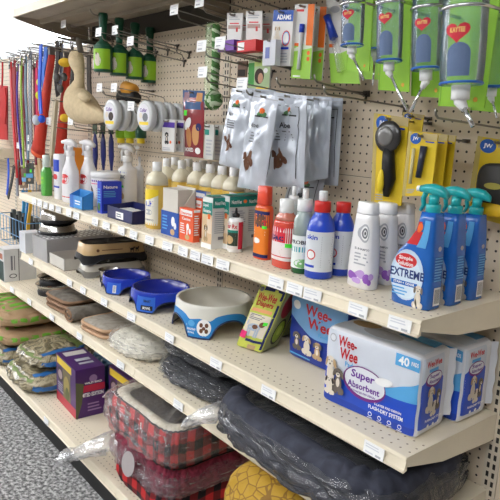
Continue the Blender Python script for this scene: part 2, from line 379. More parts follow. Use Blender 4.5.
# ceiling lamps; rows beyond the pegboard added to whiten the background
LAMP = mat((250, 252, 255), .5, emit=12.0, name='lit_diffuser')
li = 0
for lx in range(-1160, 100, 120):
    for ly in (-108, -170, 50, 130, 210, 290):
        if (lx > -200 and ly > 0) or (lx < -500 and ly == -150): continue
        t = thing('ceiling_light', 'long white fluorescent ceiling light above the store', 'light', (lx, ly, 125.4), 'fluorescent ceiling lights')
        zz = 125.4 if lx >= -200 else 119.8; MB().box((lx - 48, ly - 10, zz - .2), (lx + 48, ly + 10, zz + .4), WHITE).build('housing', t)
        if lx < -200: MB().box((lx - 46, ly - 9, 120.2), (lx + 46, ly + 9, 120.6), LAMP).build('added_uplight', t); MB().box((lx - .5, ly - .5, 120), (lx + .5, ly + .5, 126), WHITE).build('stem', t)  # upward glow and stem added to far lights to brighten the ceiling
        MB().box((lx - 46, ly - 9, zz - .5), (lx + 46, ly + 9, zz - .2), LAMP).build('diffuser', t)
# ================================================================== price tags on the shelf lips
def tag_mesh(w=2.3, h=1.15):
    mb = MB(); mp = plane_map((-w / 2, 0, -h), (w, 0, 0), (0, .12, h), (0, -1, 0))
    mb.hexa([mp(0, 0), mp(1, 0), mp(1, 0, -.06), mp(0, 0, -.06), mp(0, 1), mp(1, 1), mp(1, 1, -.06), mp(0, 1, -.06)], WHITE)
    mb.lines(mp, .1, .5, .8, .9, 2, TAGL); mb.rect(mp, .1, .12, .5, .24, TAGL); mb.rect(mp, .62, .12, .88, .28, LGREY)
    return mb
spec = {1: (Z1, DEP, [(33.6, 195.6), (39.2, 198.3), (45, 200.5), (51, 202.5), (58, 205), (68.3, 208.5), (75.7, 211), (94.5, 217.3), (105.8, 220.3), (120.8, 225.5), (133, 229.3), (149, 234.2), (167, 240.3), (182.5, 245.3), (195, 249), (207, 253), (222.5, 258.3), (275.8, 274.3), (294.5, 280), (312.5, 285.5), (358, 300), (400, 313.5)]),
        2: (Z2, DEP, [(30.5, 261), (69, 280.5), (82.5, 288), (103.5, 299), (130.8, 313.8), (169, 335), (215.5, 360), (268, 388.5), (373.5, 447.5)]),
        3: (Z3, DEP, [(11.8, 295.5), (29, 307), (51.5, 323.3), (79, 342.5), (120, 371.8), (177.5, 412)]), 4: (Z4, BD, [(45.6, 418.4)])}
nm = ['first', 'second', 'third', 'fourth', 'fifth', 'sixth']
lbl = {1: ['under the green soap bottle', 'just right of the green soap bottle', 'under the tall blue topped bottle', 'under the left white trigger bottle', 'between the two white trigger bottles', 'under the blue open carton', 'under the puppy tub',
           'left of the navy tray', 'by the left end of the navy tray', 'under the middle of the navy tray', 'under the right end of the navy tray', 'under the yellow front bottle', 'under the blue dropper box', 'under the orange dropper box', 'left of the teal supplement boxes', 'under the teal supplement boxes', 'under the red and white squeeze bottle',
           'under the red shampoo', 'under the dark green bottle', 'under the blue red capped bottle', 'under the white shampoo', 'under the dark blue trigger bottle'],
       2: ['at the left end by the white carton', 'under the two bowl diner', 'right of the two bowl diner', 'under the smaller blue bowl', 'under the larger blue bowl', 'under the big white and blue bowl', 'right of the big white and blue bowl', 'left of the large puppy pad pack', 'under the large puppy pad pack'],
       3: ['under the white carton at far left', 'under the steel bowls', 'under the folded grey mats', 'right of the folded grey mats', 'left of the plaid bed', 'above the plaid bed'], 4: ['in front of the purple box']}
rown = {1: 'upper', 2: 'middle', 3: 'lower', 4: 'bottom'}
proto = None
for k, (z, dep, L) in spec.items():
    for (px, py), w in zip(L, lbl[k]):
        p = P(px, py, y=-dep - .5); loc = (p.x, -dep - .52, z - .18)
        la = 'white price tag on the %s lip %s' % (rown[k], w)
        if proto is None:
            mb = tag_mesh(); me = mb.build('price_tag'); me.location = Vector(loc) * S; proto = tag(me, la, 'price tag', 'price tags on the shelf lips')
        else: dup(proto, loc, radians(rnd.uniform(-3, 3)), la)
# ================================================================== peg hooks
def hang(p, what, r=.125, slope=.04):
    """the hook an item hangs from: p = where it passes through the item"""
    L = -p.y + .7; mb = MB(); a = Vector((p.x, -.05, p.z - slope * L)); b = Vector((p.x, -L, p.z)); d = b - a
    mb.tube([a, a + d * .5, b, b + Vector((0, -.12, .12))], r, WIRE, 6); mb.box((p.x - .4, -.2, a.z - .12), (p.x + .4, .12, a.z + .22), DKWIRE)
    tag(mb.build('peg_hook', org=(p.x, 0, a.z)), 'wire peg hook holding the %s' % ' '.join(what.split(' ')[:10]).rstrip(','), 'hook', 'wire peg hooks')
def hook_parts(mb, fx, fy, fz, X, Z, tip=True, two=True, r=.11):
    a = Vector((X, -.1, Z)); b = Vector((fx, fy, fz)); d = (b - a)
    pts = [a + d * k / 6 for k in range(7)]
    if tip: pts += [b + Vector((0, -.35, .25)), b + Vector((0, -.5, .75))]
    mb.tube(pts, r, WIRE, 6)
    mb.tube([(X, -.1, Z + .1), (X, -.25, Z - .9)], r * 1.1, DKWIRE, 6); mb.box((X - .45, -.22, Z - .1), (X + .45, .12, Z + .25), DKWIRE)
    if two:
        up = Vector((0, 0, 1.1)); mb.tube([a + Vector((0, -.1, .1))] + [a + up * .9 + Vector((0, -.5, 0)), a + up + d * .3, b + up + d * .06], r * .75, WIRE, 6)
def hook_tag(mb_parent, c, w=2.0, h=1.35):
    mb = MB(); mp = plane_map((c[0] - w / 2, c[1], c[2] - h / 2), (w, 0, 0), (0, .1, h), (0, -1, 0))
    mb.hexa([mp(0, 0), mp(1, 0), mp(1, 0, -.05), mp(0, 0, -.05), mp(0, 1), mp(1, 1), mp(1, 1, -.05), mp(0, 1, -.05)], WHITE)
    mb.lines(mp, .12, .5, .8, .85, 2, TAGL); mb.rect(mp, .15, .18, .6, .3, LGREY); mb.build('price_tag', mb_parent)
# hooks whose white tag is seen: (tag pixel, length)
HT = [((63, 24), 10, 'under the left end of the canopy'), ((98, 32), 11, 'in front of the leftmost green lint roller'), ((114.5, 30), 10, 'over the second green lint roller'), ((130, 41), 10, 'over the third green lint roller'), ((99, 87.5), 10, 'right of the plush duck'), ((113.5, 87.5), 10, 'second to the right of the plush duck'),
      ((130.5, 106), 11, 'in front of the left white collar tins'), ((148, 113.5), 11, 'in front of the right white collar tins'), ((173.7, 9.5), 10, 'highest left under the canopy'), ((199, 1.5), 10, 'at the top edge right of centre'), ((201, 46), 12, 'left of the green rope toy'), ((219.5, 42.5), 12, 'over the green rope toy'),
      ((202, 72), 11, 'above the denim treat pack'), ((241.5, 83.5), 12, 'above the grey treat pouches'), ((48, 121), 11, 'on the red tapered tubes'), ((70, 121), 11, 'below the plush duck'), ((18, 145.5), 8, 'low among the red leashes'), ((29, 138), 8, 'upper tag at the foot of the chain leash'), ((29, 147.5), 8, 'lower tag at the foot of the chain leash')]
for (px, py), L, w in HT:
    p = P(px, py, y=-L); far = px < 55 and py > 100
    t = thing('peg_hook', 'peg hook with a white price tag %s' % w, 'hook', (p.x, 0, p.z - 1.4), 'wire peg hooks')
    mb = MB(); Zw = p.z - 2.0
    hook_parts(mb, p.x, -L + 1.2, p.z - 1.15, p.x, Zw, True, True, .1); mb.build('wire', t)
    hook_tag(t, p, 2.0 if px > 90 else 2.2)
HF = [((280, 85), (367, 93), 'behind the clear water bottles, lower left'), ((317, 82), (367, 96), 'above the grey pouches at right'), ((327, 94), (405, 107), 'above the black nail trimmer card'), ((370, 110), (446, 127), 'carrying the nail trimmer cards'), ((438, 118), (506, 129), 'above the yellow brush card'), ((455, 131), (512, 143), 'carrying the yellow brush card'),
      ((93, 14), (152, 39), 'carrying the green lint rollers'), ((182, 20), (213, 27), 'carrying the green rope toy'), ((205, 8), (234, 18), 'above the flea collar cards at left'), ((216, 0), (262, 13), 'above the flea collar cards at right'), ((250, -2), (285, 10), 'above the blue topped card'), ((186, 82), (222, 91), 'carrying the denim treat pack'), ((105, 95), (178, 104), 'carrying the white collar tins'),
      ((150, 42), (190, 53), 'empty, right of the lint rollers'), ((120, 34), (178, 46), 'empty, behind the lint rollers'), ((220, 50), (262, 58), 'behind the green baby card'), ((226, 78), (287, 87), 'carrying the grey treat pouches'),
      ((20, 51), (52, 58), 'over the chain leash'), ((6, 52), (36, 60), 'over the red leash'), ((33, 44), (68, 53), 'over the blue leash'), ((45, 38), (92, 48), 'over the red tapered tubes'), ((55, 33), (96, 42), 'over the grey plush straps'), ((12, 44), (44, 52), 'empty, high at far left'), ((26, 38), (62, 46), 'empty, high at left'),
      ((2, 60), (24, 65), 'over the red harness'), ((75, 66), (100, 71), 'behind the plush duck'), ((26, 122), (60, 128), 'low at left under the leashes'), ((85, 126), (122, 132), 'carrying the navy brushes')]
HF = [q for q in HF if 'carrying' not in q[2] or 'lint' in q[2]]
for f, w, lb in HF:
    a = P(*w, y=0); b = P(*f, x=a.x); b.y = max(min(b.y, -4), -15)
    mb = MB(); hook_parts(mb, b.x, b.y, b.z, a.x, a.z, True, py > 60 and False); o = mb.build('peg_hook', org=(a.x, 0, a.z)); tag(o, 'bare peg hook %s' % lb, 'hook', 'wire peg hooks')
# ================================================================== makers of goods
NY = Vector((0, -1, 0))
def hexslab(mb, bl, br, tr, tl, t, m):
    back = Vector((0, t, 0)); q = [Vector(x) for x in (bl, br, tr, tl)]
    mb.hexa([q[0], q[1], q[1] + back, q[0] + back, q[3], q[2], q[2] + back, q[3] + back], m)
def short(l):
    w = l.split(' '); return ' '.join(w[:9]).rstrip(',')
def card(name, label, cat, q, y, m, t=.12, group=None, extra=None, parts=None, y0=None, hk=True):
    """hanging card: q = its four corners TL TR BR BL as seen, y = its plane"""
    c = [P(*a, y=y0 or y) for a in q]
    for v in c: v.y = y
    tl, tr, br, bl = c
    if hk: hang((tl + tr) / 2 - Vector((0, 0, .3)), short(label))
    org = (bl + br) / 2; T = thing(name, label, cat, (org.x, y, org.z), group)
    mb = MB(); hexslab(mb, bl, br, tr, tl, t, m); mp = quad_map(bl, br, tr, tl, NY)
    mb.oval(mp, .5, .96, .07, .018, DKWIRE, 8)
    if extra: extra(mb, mp)
    mb.build('card', T)
    if parts: parts(T, mp, (tr - tl).length, (tl - bl).length)
    return T, mp
def pouch(name, label, cat, q, y, m, t=.9, group=None, extra=None, wr=.12, nu=20, nv=32, y0=None, hk=True):
    c = [P(*a, y=y0 or y) for a in q]
    for v in c: v.y = y; v.z = max(v.z, Z1 + .3)
    tl, tr, br, bl = c
    if hk: hang((tl + tr) / 2 - Vector((0, 0, .3)), short(label))
    org = (bl + br) / 2; seed = rnd.random() * 50
    base = quad_map(bl, br, tr, tl, NY)
    def bulge(u, v):
        u = min(max(u, 0), 1); v = min(max(v, 0), 1)
        e = (max(0, sin(pi * u)) ** .6) * (max(0, sin(pi * min(v / .9, 1))) ** .5 if v < .9 else 0)
        return t * e + wr * (noise.noise(Vector((u * 4 + seed, v * 6, seed))) + .55 * noise.noise(Vector((u * 9 + v * 5 + seed, v * 9, seed + 3)))) * min(1, 6 * min(u, 1 - u, v, 1 - v) + .15)
    mp = lambda u, v, k=0.: base(u, v, bulge(u, v) + k)
    mb = MB(); mb.grid(lambda a, b: mp(a, b), nu, nv, m); mb.grid(lambda a, b: base(1 - a, b, -bulge(1 - a, b) * .5 - .02), nu, nv, m)
    mb.rect(mp, 0, .955, 1, .965, LGREY, 6, 1)
    if extra: extra(mb, mp)
    o = mb.build(name, org=(org.x, y, org.z)); return tag(o, label, cat, group), mp
def corner_box(p, w, d, h, rz=0.):
    """box whose front-left bottom corner is p; rz turns it about that corner"""
    ux = Vector((cos(rz), sin(rz), 0)); uy = Vector((-sin(rz), cos(rz), 0)); p = Vector(p); up = Vector((0, 0, h))
    return p, ux * w, uy * d, up
def carton(name, label, cat, p, w, d, h, m, rz=0., group=None, front=None, side=None, top=None, tilt=None, round_=0.):
    p, U, D, H = corner_box(p, w, d, h, rz)
    if tilt: H = H + Vector(tilt)
    mb = MB(); mb.hexa([p, p + U, p + U + D, p + D, p + H, p + U + H, p + U + D + H, p + D + H], m)
    fm = plane_map(p, U, H, -D); sm = plane_map(p + U, D, H, U); tm = plane_map(p + H, U, D, (0, 0, 1)); lm = plane_map(p + D, -D, H, -U)
    if front: front(mb, fm)
    if side: side(mb, sm)
    if top: top(mb, tm)
    o = mb.build(name, org=tuple(p + (U + D) / 2)); return tag(o, label, cat, group)
class Bottle:
    """profile: list of (z, half width, half depth); ex = squareness"""
    def __init__(s, base, prof, rz=0., ex=2.):
        s.b = Vector(base); s.p = prof; s.rz = rz; s.ex = ex
    def at(s, z):
        p = s.p
        if z <= p[0][0]: return p[0][1], p[0][2]
        for a, b in zip(p, p[1:]):
            if z <= b[0]:
                t = (z - a[0]) / max(1e-6, b[0] - a[0]); return a[1] + (b[1] - a[1]) * t, a[2] + (b[2] - a[2]) * t
        return p[-1][1], p[-1][2]
    def pt(s, a, z, k=0.):
        rx, ry = s.at(z); ca, sa = cos(a), sin(a)
        x = math.copysign(abs(ca) ** (2 / s.ex), ca) * (rx + k); y = math.copysign(abs(sa) ** (2 / s.ex), sa) * (ry + k)
        return s.b + Vector((x * cos(s.rz) - y * sin(s.rz), x * sin(s.rz) + y * cos(s.rz), z))
    def body(s, m, n=28, z0=None, z1=None, k=0., sub_=1):
        zs = [q[0] for q in s.p if (z0 is None or q[0] > z0) and (z1 is None or q[0] < z1)]
        if z0 is not None: zs = [z0] + zs
        if z1 is not None: zs = zs + [z1]
        mb = MB(); mb.rings([[s.pt(2 * pi * i / n, z, k) for i in range(n)] for z in zs], m); return mb
    def face(s, a0, a1, z0, z1):
        """map u,v in 0..1 onto the wall between angles a0..a1 (degrees) and heights z0..z1"""
        return lambda u, v, k=0.: s.pt(radians(a0 + (a1 - a0) * u), z0 + (z1 - z0) * v, k)
    def label(s, mp, m, nu=14, nv=8):
        mb = MB(); mb.grid(lambda a, b: mp(a, b, .03), nu, nv, m, True); mb.lay = 3; return mb
def rnd_prof(r, h, neck=.4, neckr=None, sh=.8, d=1.):
    """bottle profile: foot, wall, shoulder, neck"""
    neckr = neckr or r * .4; z1 = h * (1 - neck); out = [(0, r * .9, r * .9 * d), (.12, r, r * d), (z1 * sh, r, r * d)]
    for k in range(1, 6):
        t = k / 5; q = r * cos(t * pi / 2) ** .8 if t < 1 else 0; rr = max(neckr, neckr + (r - neckr) * cos(t * pi / 2)); out.append((z1 * sh + (h - z1 * sh) * .55 * sin(t * pi / 2) * (1 if sh < 1 else .6), rr, max(neckr, neckr + (r * d - neckr) * cos(t * pi / 2))))
    out.append((h, neckr, neckr)); return out
def cyl(c, r, z0, z1, m, n=20, bev=.06):
    return MB().lathe([(r - bev, z0), (r, z0 + bev), (r, z1 - bev), (r - bev, z1)], (c[0], c[1], c[2]), m, n)
def foot(px, py, z, r=0.):
    p = P(px, py, z=z); return p + VIEW * r
def trigger_head(T, c, z, s, m, dirv=(-1, 0), m2=None):
    """pump head: collar, housing, nozzle, lever; c axis, z collar base, s scale, dirv = where it points"""
    D = Vector((dirv[0], dirv[1], 0)).normalized(); N = Vector((-D.y, D.x, 0)); c = Vector((c[0], c[1], z)); m2 = m2 or m
    cyl(c, .62 * s, 0, .75 * s, m2, 16).build('collar', T)
    def sec(o, hx, hz, w):   # ring in plane along D: rounded box section at offset
        return [c + D * o[0] + Vector((0, 0, o[1])) + N * (w * cos(a)) + Vector((0, 0, hz * sin(a))) for a in [2 * pi * i / 10 for i in range(10)]]
    mb = MB(); mb.rings([[c + Vector((0, 0, .7 * s + 0 * s)) + D * (.42 * s * cos(a)) + N * (.42 * s * sin(a)) for a in [2 * pi * i / 10 for i in range(10)]],
                         [c + Vector((0, 0, 1.5 * s)) + D * (.45 * s * cos(a)) + N * (.38 * s * sin(a)) for a in [2 * pi * i / 10 for i in range(10)]]], m)
    R = [sec((-1.15 * s, 1.35 * s), 0, .12 * s, .2 * s), sec((-1.1 * s, 1.55 * s), 0, .3 * s, .36 * s), sec((-.6 * s, 1.8 * s), 0, .46 * s, .46 * s), sec((.1 * s, 1.95 * s), 0, .46 * s, .46 * s), sec((.8 * s, 1.95 * s), 0, .36 * s, .38 * s), sec((1.25 * s, 1.9 * s), 0, .26 * s, .3 * s)]
    mb.rings(R, m); HD = mb.build('spray_head', T)
    mb = MB(); mb.rings([sec((1.22 * s, 1.9 * s), 0, .24 * s, .24 * s), sec((1.55 * s, 1.88 * s), 0, .24 * s, .24 * s)], WHITE if m2 is m else m2, False); mb.build('nozzle', HD)
    mb = MB(); pts = [c + D * (.75 * s) + Vector((0, 0, 1.6 * s)), c + D * (.95 * s) + Vector((0, 0, 1.1 * s)), c + D * (.85 * s) + Vector((0, 0, .6 * s)), c + D * (1.1 * s) + Vector((0, 0, .1 * s))]
    mb.tube(pts, [.2 * s, .18 * s, .16 * s, .12 * s], m, 8, 1.5); mb.build('lever', HD)
# ================================================================== upper shelf, right: three blue spray bottles
EX_BL = mat((26, 100, 188), .25, coat=.5); EX_DK = mat((16, 52, 120), .3, coat=.4); EX_AQ = mat((28, 168, 172), .3, coat=.3); EX_LT = mat((196, 216, 236), .4)
def extreme(k, fl, sc, lab):
    p = P(*fl, z=Z1); w = 4.35 * sc; d = 2.3 * sc; H = zat((p.x + w * .7, p.y + d / 2, Z1), [210, 211, 212][k]) - Z1
    c = p + Vector((w / 2, d / 2, 0))
    T = thing('spray_bottle', lab, 'spray bottle', c, 'dark blue trigger spray bottles')
    # asymmetric body: left side slopes in to a neck over the right part
    hw = H * .98; prof = [(0, .03, .9), (.02, .01, 1), (.25, 0, 1), (.4, .01, 1), (.5, .05, 1), (.57, .12, .98), (.63, .22, .96), (.69, .34, .92), (.75, .43, .88), (.83, .49, .82), (.92, .52, .76), (1, .54, .64)]
    R = []
    ins = {0: .04}
    rows = []
    for v, l, dd in prof:
        x0 = p.x + (w * l if v > .02 else w * .04); x1 = p.x + w * (1 - .1 * v ** 2) - (0 if v > .01 else w * .04); rows.append((v, x0, x1, dd * d / 2))
    def ring(z, x0, x1, hd, n=28, k=0.):
        cx, hx = (x0 + x1) / 2, (x1 - x0) / 2 + k; out = []
        for i in range(n):
            a = 2 * pi * i / n; ca, sa = cos(a), sin(a); out.append(Vector((cx + math.copysign(abs(ca) ** .45, ca) * hx, c.y + math.copysign(abs(sa) ** .45, sa) * (hd + k), z)))
        return out
    mb = MB(); mb.rings([ring(Z1 + v * hw, x0, x1, hd) for v, x0, x1, hd in rows], EX_BL)
    mb.build('body', T)
    def mp(u, v, k=0.):       # front print
        for a, b in zip(rows, rows[1:]):
            if v <= b[0]: t = (v - a[0]) / (b[0] - a[0]); break
        x0 = a[1] + (b[1] - a[1]) * t; x1 = a[2] + (b[2] - a[2]) * t; hd = a[3] + (b[3] - a[3]) * t
        e = min(1, (1 - abs(2 * u - 1) ** 5)) if 0 < u < 1 else 0
        return Vector((x0 + (x1 - x0) * u, c.y - hd * (.9 + .1 * e) - k - .02, Z1 + v * hw))
    def mf(u, v, k=0.): return Vector((p.x + w * u, c.y - d / 2 - k - .015, Z1 + v * hw))
    L = MB(); L.oval(mf, .44, .33, .4, .27, EX_LT, 26, 0, 2); L.oval(mf, .44, .3, .36, .22, mat((214, 230, 244), .4), 26)
    L.oval(mf, .4, .48, .26, .075, RED, 22); L.text(mf, 'Simple', .22, .475, .56, .525, WHITE); L.text(mf, 'Solution', .2, .425, .58, .47, WHITE)
    L.text(mf, 'EXTREME', .04, .3, .86, .39, EX_DK); L.rect(mf, .08, .215, .72, .26, EX_BL); L.lines(mf, .12, .1, .5, .2, 3, SKYB); L.text(mf, 'STAIN + ODOR', .14, .226, .66, .252, WHITE)
    L.dog(mf, .76, .13, .3, .26, DOGW, DOGG)
    L.build('front_label', T)
    L = MB(); L.rect(mp, .12, .66, .5, .8, RED, 4, 1); L.rect(mp, .16, .8, .36, .9, RED, 3, 1); L.rect(mp, .5, .64, .8, .92, SKYB, 3, 3); L.oval(mp, .3, .84, .14, .05, ORANGE); L.build('neck_label', T)
    def sm(u, v, k=0.):
        zz = v * hw
        for a, b in zip(rows, rows[1:]):
            if v <= b[0]: t = (v - a[0]) / (b[0] - a[0]); break
        x1 = a[2] + (b[2] - a[2]) * t; return Vector((x1 + k + .02, c.y - d * .36 + d * .72 * u, Z1 + zz))
    L = MB(); L.rect(sm, .22, .05, .8, .24, WHITE); 
    for i in range(9): L.rect(sm, .3 + i * .05, .07, .3 + i * .05 + (.02 if i % 2 else .03), .22, INK); L.lay -= 1
    L.lay += 1; L.lines(sm, .15, .3, .85, .56, 9, SKYB); L.oval(sm, .5, .64, .14, .025, LGREY); L.build('side_label', T)
    nx = (rows[-1][1] + rows[-1][2]) / 2
    trigger_head(T, (nx, c.y), Z1 + hw - .1, (1.06, 1.04, 1.02)[k] * sc, EX_AQ, (-1, -.15), RED if False else None)
    return T
extreme(0, (386.5, 300), 1.0, 'dark blue trigger spray bottle with aqua head, nearest of three beside shelf end')
extreme(1, (409, 296), 1.0, 'dark blue trigger spray bottle standing between two identical ones near the shelf end')
extreme(2, (430, 291), 1.02, 'dark blue trigger spray bottle closest to the pegboard, rightmost on the upper shelf')
# three white shampoo bottles with purple blotches
def shampoo(x, y, ty, w, lab):
    b = foot(x, y, Z1, 1.2); h = zat(b, ty) - Z1; r = w * K(b) / 2
    prof = [(0, r * .9, r * .5), (.15, r * 1.0, r * .6), (h * .2, r * 1.03, r * .62), (h * .4, r * .97, r * .6), (h * .6, r * .86, r * .55), (h * .8, r * .74, r * .5), (h * .86, r * .7, r * .47), (h * .865, r * .67, r * .44), (h * .875, r * .7, r * .47), (h * .99, r * .64, r * .44), (h, r * .58, r * .4)]
    B = Bottle(b, prof, radians(-8), 3.2); T = thing('shampoo_bottle', lab, 'bottle', b, 'white shampoo bottles')
    wm = mat((240, 238, 238), .3, coat=.3); B.body(wm, z1=h * .863).build('body', T); B.body(mat((246, 245, 245), .3, coat=.3), z0=h * .867).build('cap', T)
    f = B.face(232, 356, 0, h * .82); L = MB(); L.lay = 2
    vio = mat((150, 92, 190), .4); vi2 = mat((196, 160, 220), .4)
    for cu, cv, rr, mm in ((.2, .18, .14, vio), (.45, .22, .15, vi2), (.68, .17, .17, vio), (.88, .2, .12, vi2), (.35, .12, .1, vi2), (.82, .12, .1, vio)): L.oval(f, cu, cv, rr, rr * .42, mm, 14, 0, 2)
    L.oval(f, .5, .8, .22, .13, LGREY, 16, 0, 2); L.oval(f, .5, .8, .17, .1, wm, 16); L.oval(f, .5, .8, .13, .075, GREY, 14); L.oval(f, .5, .8, .07, .045, wm, 12); L.oval(f, .5, .8, .04, .03, INK, 10); L.text(f, 'SHAMPOO', .26, .56, .74, .59, GREY); L.lines(f, .28, .34, .72, .53, 4, LGREY)
    L.build('label', T)
shampoo(364, 290, 202, 33, 'white shampoo bottle with purple blotches, leftmost and nearest of its three')
shampoo(383, 285, 202.5, 31, 'white shampoo bottle standing just behind the nearest white one')
shampoo(401, 281, 203, 29, 'white shampoo bottle mostly hidden behind the dark blue trigger bottle')
# blue bottles with red caps
def bluebottle(x, y, ty, w, lab, straw):
    b = foot(x, y, Z1, 1.1); h = zat(b, ty) - Z1; r = w * K(b) / 2; bm = mat((34, 74, 200), .28, coat=.4)
    prof = [(0, r * .9, r * .9), (.12, r, r), (h * .6, r, r), (h * .68, r * .95, r * .95), (h * .76, r * .8, r * .8), (h * .82, r * .6, r * .6), (h * .86, r * .5, r * .5), (h * .9, r * .48, r * .48)]
    B = Bottle(b, prof); T = thing('supplement_bottle', lab, 'bottle', b, 'blue bottles with red caps'); B.body(bm).build('body', T)
    cyl(b, r * .58, h * .86, h, mat((214, 44, 40), .35)).build('cap', T)
    if straw: cyl(b, r * .3, h, h * 1.13, mat((225, 228, 228), .4)).build('nozzle', T)
    f = B.face(222, 384, h * .1, h * .62); L = B.label(f, mat((222, 226, 230), .4)); L.oval(f, .34, .42, .13, .13, RED, 18, 0, 2); L.oval(f, .34, .42, .1, .1, WHITE, 18, 0, 2); L.text(f, 'skin', .18, .8, .5, .92, BLUE); L.lines(f, .6, .1, .92, .9, 14, LGREY); L.rect(f, .1, .1, .45, .16, BLUE, 4); L.build('label', T)
bluebottle(319, 279, 201, 28, 'glossy blue bottle with red cap, nearer of the pair beside the white shampoo', 1)
bluebottle(340, 276, 202, 25, 'glossy blue bottle with red cap, tucked behind the nearer blue one', 0)
# green fluid bottle
b = foot(301.5, 274, Z1, .9); h = zat(b, 199) - Z1; r = 10.5 * K(b); T = thing('foam_bottle', 'clear pump bottle of dark green liquid with a teal and white label', 'bottle', b)
B = Bottle(b, [(0, r * .9, r * .9), (.1, r, r), (h * .72, r * .95, r * .95), (h * .8, r * .7, r * .7), (h * .86, r * .62, r * .62)])
B.body(mat((28, 92, 50), .2, coat=.5), z1=h * .5).build('liquid_body', T); B.body(mat((170, 185, 180), .2, coat=.5), z0=h * .5).build('clear_shoulder', T)
cyl(b, r * .72, h * .84, h, mat((236, 238, 238), .4)).build('cap', T); cyl(b, r * .28, h, h * 1.14, WHITE).build('pump', T)
f = B.face(222, 378, h * .08, h * .52); L = B.label(f, mat((236, 240, 238), .4)); L.rect(f, 0, .5, 1, .66, mat((70, 170, 180), .4), 10); L.text(f, 'PROBIO', .1, .74, .9, .86, INK); L.lines(f, .15, .3, .8, .46, 3, SKYB); L.oval(f, .65, .15, .34, .14, mat((130, 190, 120), .4), 16, 0, 2); L.build('label', T)
b = foot(291, 263, Z1, 1.6); h = 6.6; cyl(b, 1.1, 0, h, mat((205, 214, 212), .3, coat=.4)).build('body', (T := thing('pump_bottle', 'pale pump bottle half hidden behind the red shampoo', 'bottle', b))); cyl(b, .55, h, h + .9, WHITE).build('collar', T); cyl(b, .25, h + .9, h + 2, WHITE).build('pump', T)
# red shampoo
b = foot(284, 269, Z1, 1.2); h = zat(b, 199) - Z1; r = 14.3 * K(b); T = thing('shampoo_bottle', 'translucent red shampoo bottle with a white flip cap', 'bottle', b)
B = Bottle(b, [(0, r * .9, r * .62), (.12, r, r * .68), (h * .55, r, r * .68), (h * .66, r * .97, r * .66), (h * .74, r * .82, r * .58), (h * .8, r * .5, r * .45), (h * .84, r * .42, r * .4)], radians(-5), 2.6)
B.body(mat((216, 74, 58), .2, coat=.6), z1=h * .7).build('body', T); B.body(mat((205, 120, 100), .2, coat=.6), z0=h * .7).build('shoulder', T)
cyl(b, r * .5, h * .8, h, WHITE).build('cap', T)
f = B.face(212, 372, h * .12, h * .6); L = B.label(f, mat((236, 224, 222), .4)); L.rect(f, 0, .55, 1, 1, mat((214, 40, 58), .4), 12, 3); L.poly(f, [(0, .55), (.5, .55), (.5, .6), (0, .75)], mat((236, 224, 222), .4)); L.text(f, 'tac', .12, .6, .55, .78, NAVY); L.lines(f, .06, .14, .6, .5, 6, TAN); L.rect(f, .62, .42, .95, .54, STICK, 4); L.rect(f, 0, .1, 1, .13, RED, 12); L.build('label', T)
# orange shampoo
b = foot(262, 260, Z1, .9); h = zat(b, 186) - Z1; r = 9.6 * K(b); T = thing('shampoo_bottle', 'tall flat orange shampoo bottle with an orange cap', 'bottle', b)
om = mat((226, 84, 34), .35, coat=.3); B = Bottle(b, [(0, r, r * .6), (.1, r * 1.05, r * .65), (h * .68, r * 1.08, r * .65), (h * .73, r * .95, r * .6), (h * .745, r * .8, r * .5), (h * .76, r * .86, r * .56), (h * .99, r * .8, r * .52), (h, r * .7, r * .45)], 0, 3)
B.body(om, z1=h * .745).build('body', T); B.body(mat((224, 66, 36), .35, coat=.3), z0=h * .75).build('cap', T)
f = B.face(212, 352, h * .03, h * .7); L = B.label(f, mat((236, 130, 40), .4)); L.rect(f, 0, .62, 1, .95, NAVY, 8); L.oval(f, .5, .76, .3, .12, BROWN, 14, 0, 2); L.oval(f, .7, .7, .2, .08, RED, 14); L.rect(f, .55, .6, .85, .66, STICK, 3); L.lines(f, .2, .45, .8, .57, 2, WHITE); L.oval(f, .35, .34, .12, .06, WHITE); L.rect(f, 0, 0, 1, .07, NAVY, 8); L.build('label', T)
# red and white squeeze bottle with black nozzle
b = foot(234.5, 252.5, Z1, .7); h = zat(b, 208) - Z1; r = 7.6 * K(b); T = thing('squeeze_bottle', 'small white squeeze bottle with black pointed nozzle in front of teal boxes', 'bottle', b)
B = Bottle(b, [(0, r * .9, r * .9), (.08, r, r), (h * .7, r, r), (h * .76, r * .9, r * .9), (h * .79, r * .5, r * .5)]); B.body(WHITE).build('body', T)
MB().lathe([(r * .45, h * .77), (r * .5, h * .86), (r * .2, h * .89), (r * .12, h)], b, BLACK, 16).build('nozzle', T)
f = B.face(225, 390, h * .08, h * .7); L = B.label(f, mat((232, 226, 220), .4)); L.rect(f, .72, 0, 1, 1, mat((208, 44, 66), .4), 4, 3); L.rect(f, 0, .12, .7, .62, mat((52, 66, 52), .5), 8, 3); L.rect(f, .1, .6, .7, .7, TEAL, 6); L.text(f, 'Ear Rx', .1, .76, .66, .92, RED); L.oval(f, .3, .34, .2, .16, TAN, 12, 0, 2); L.build('label', T)
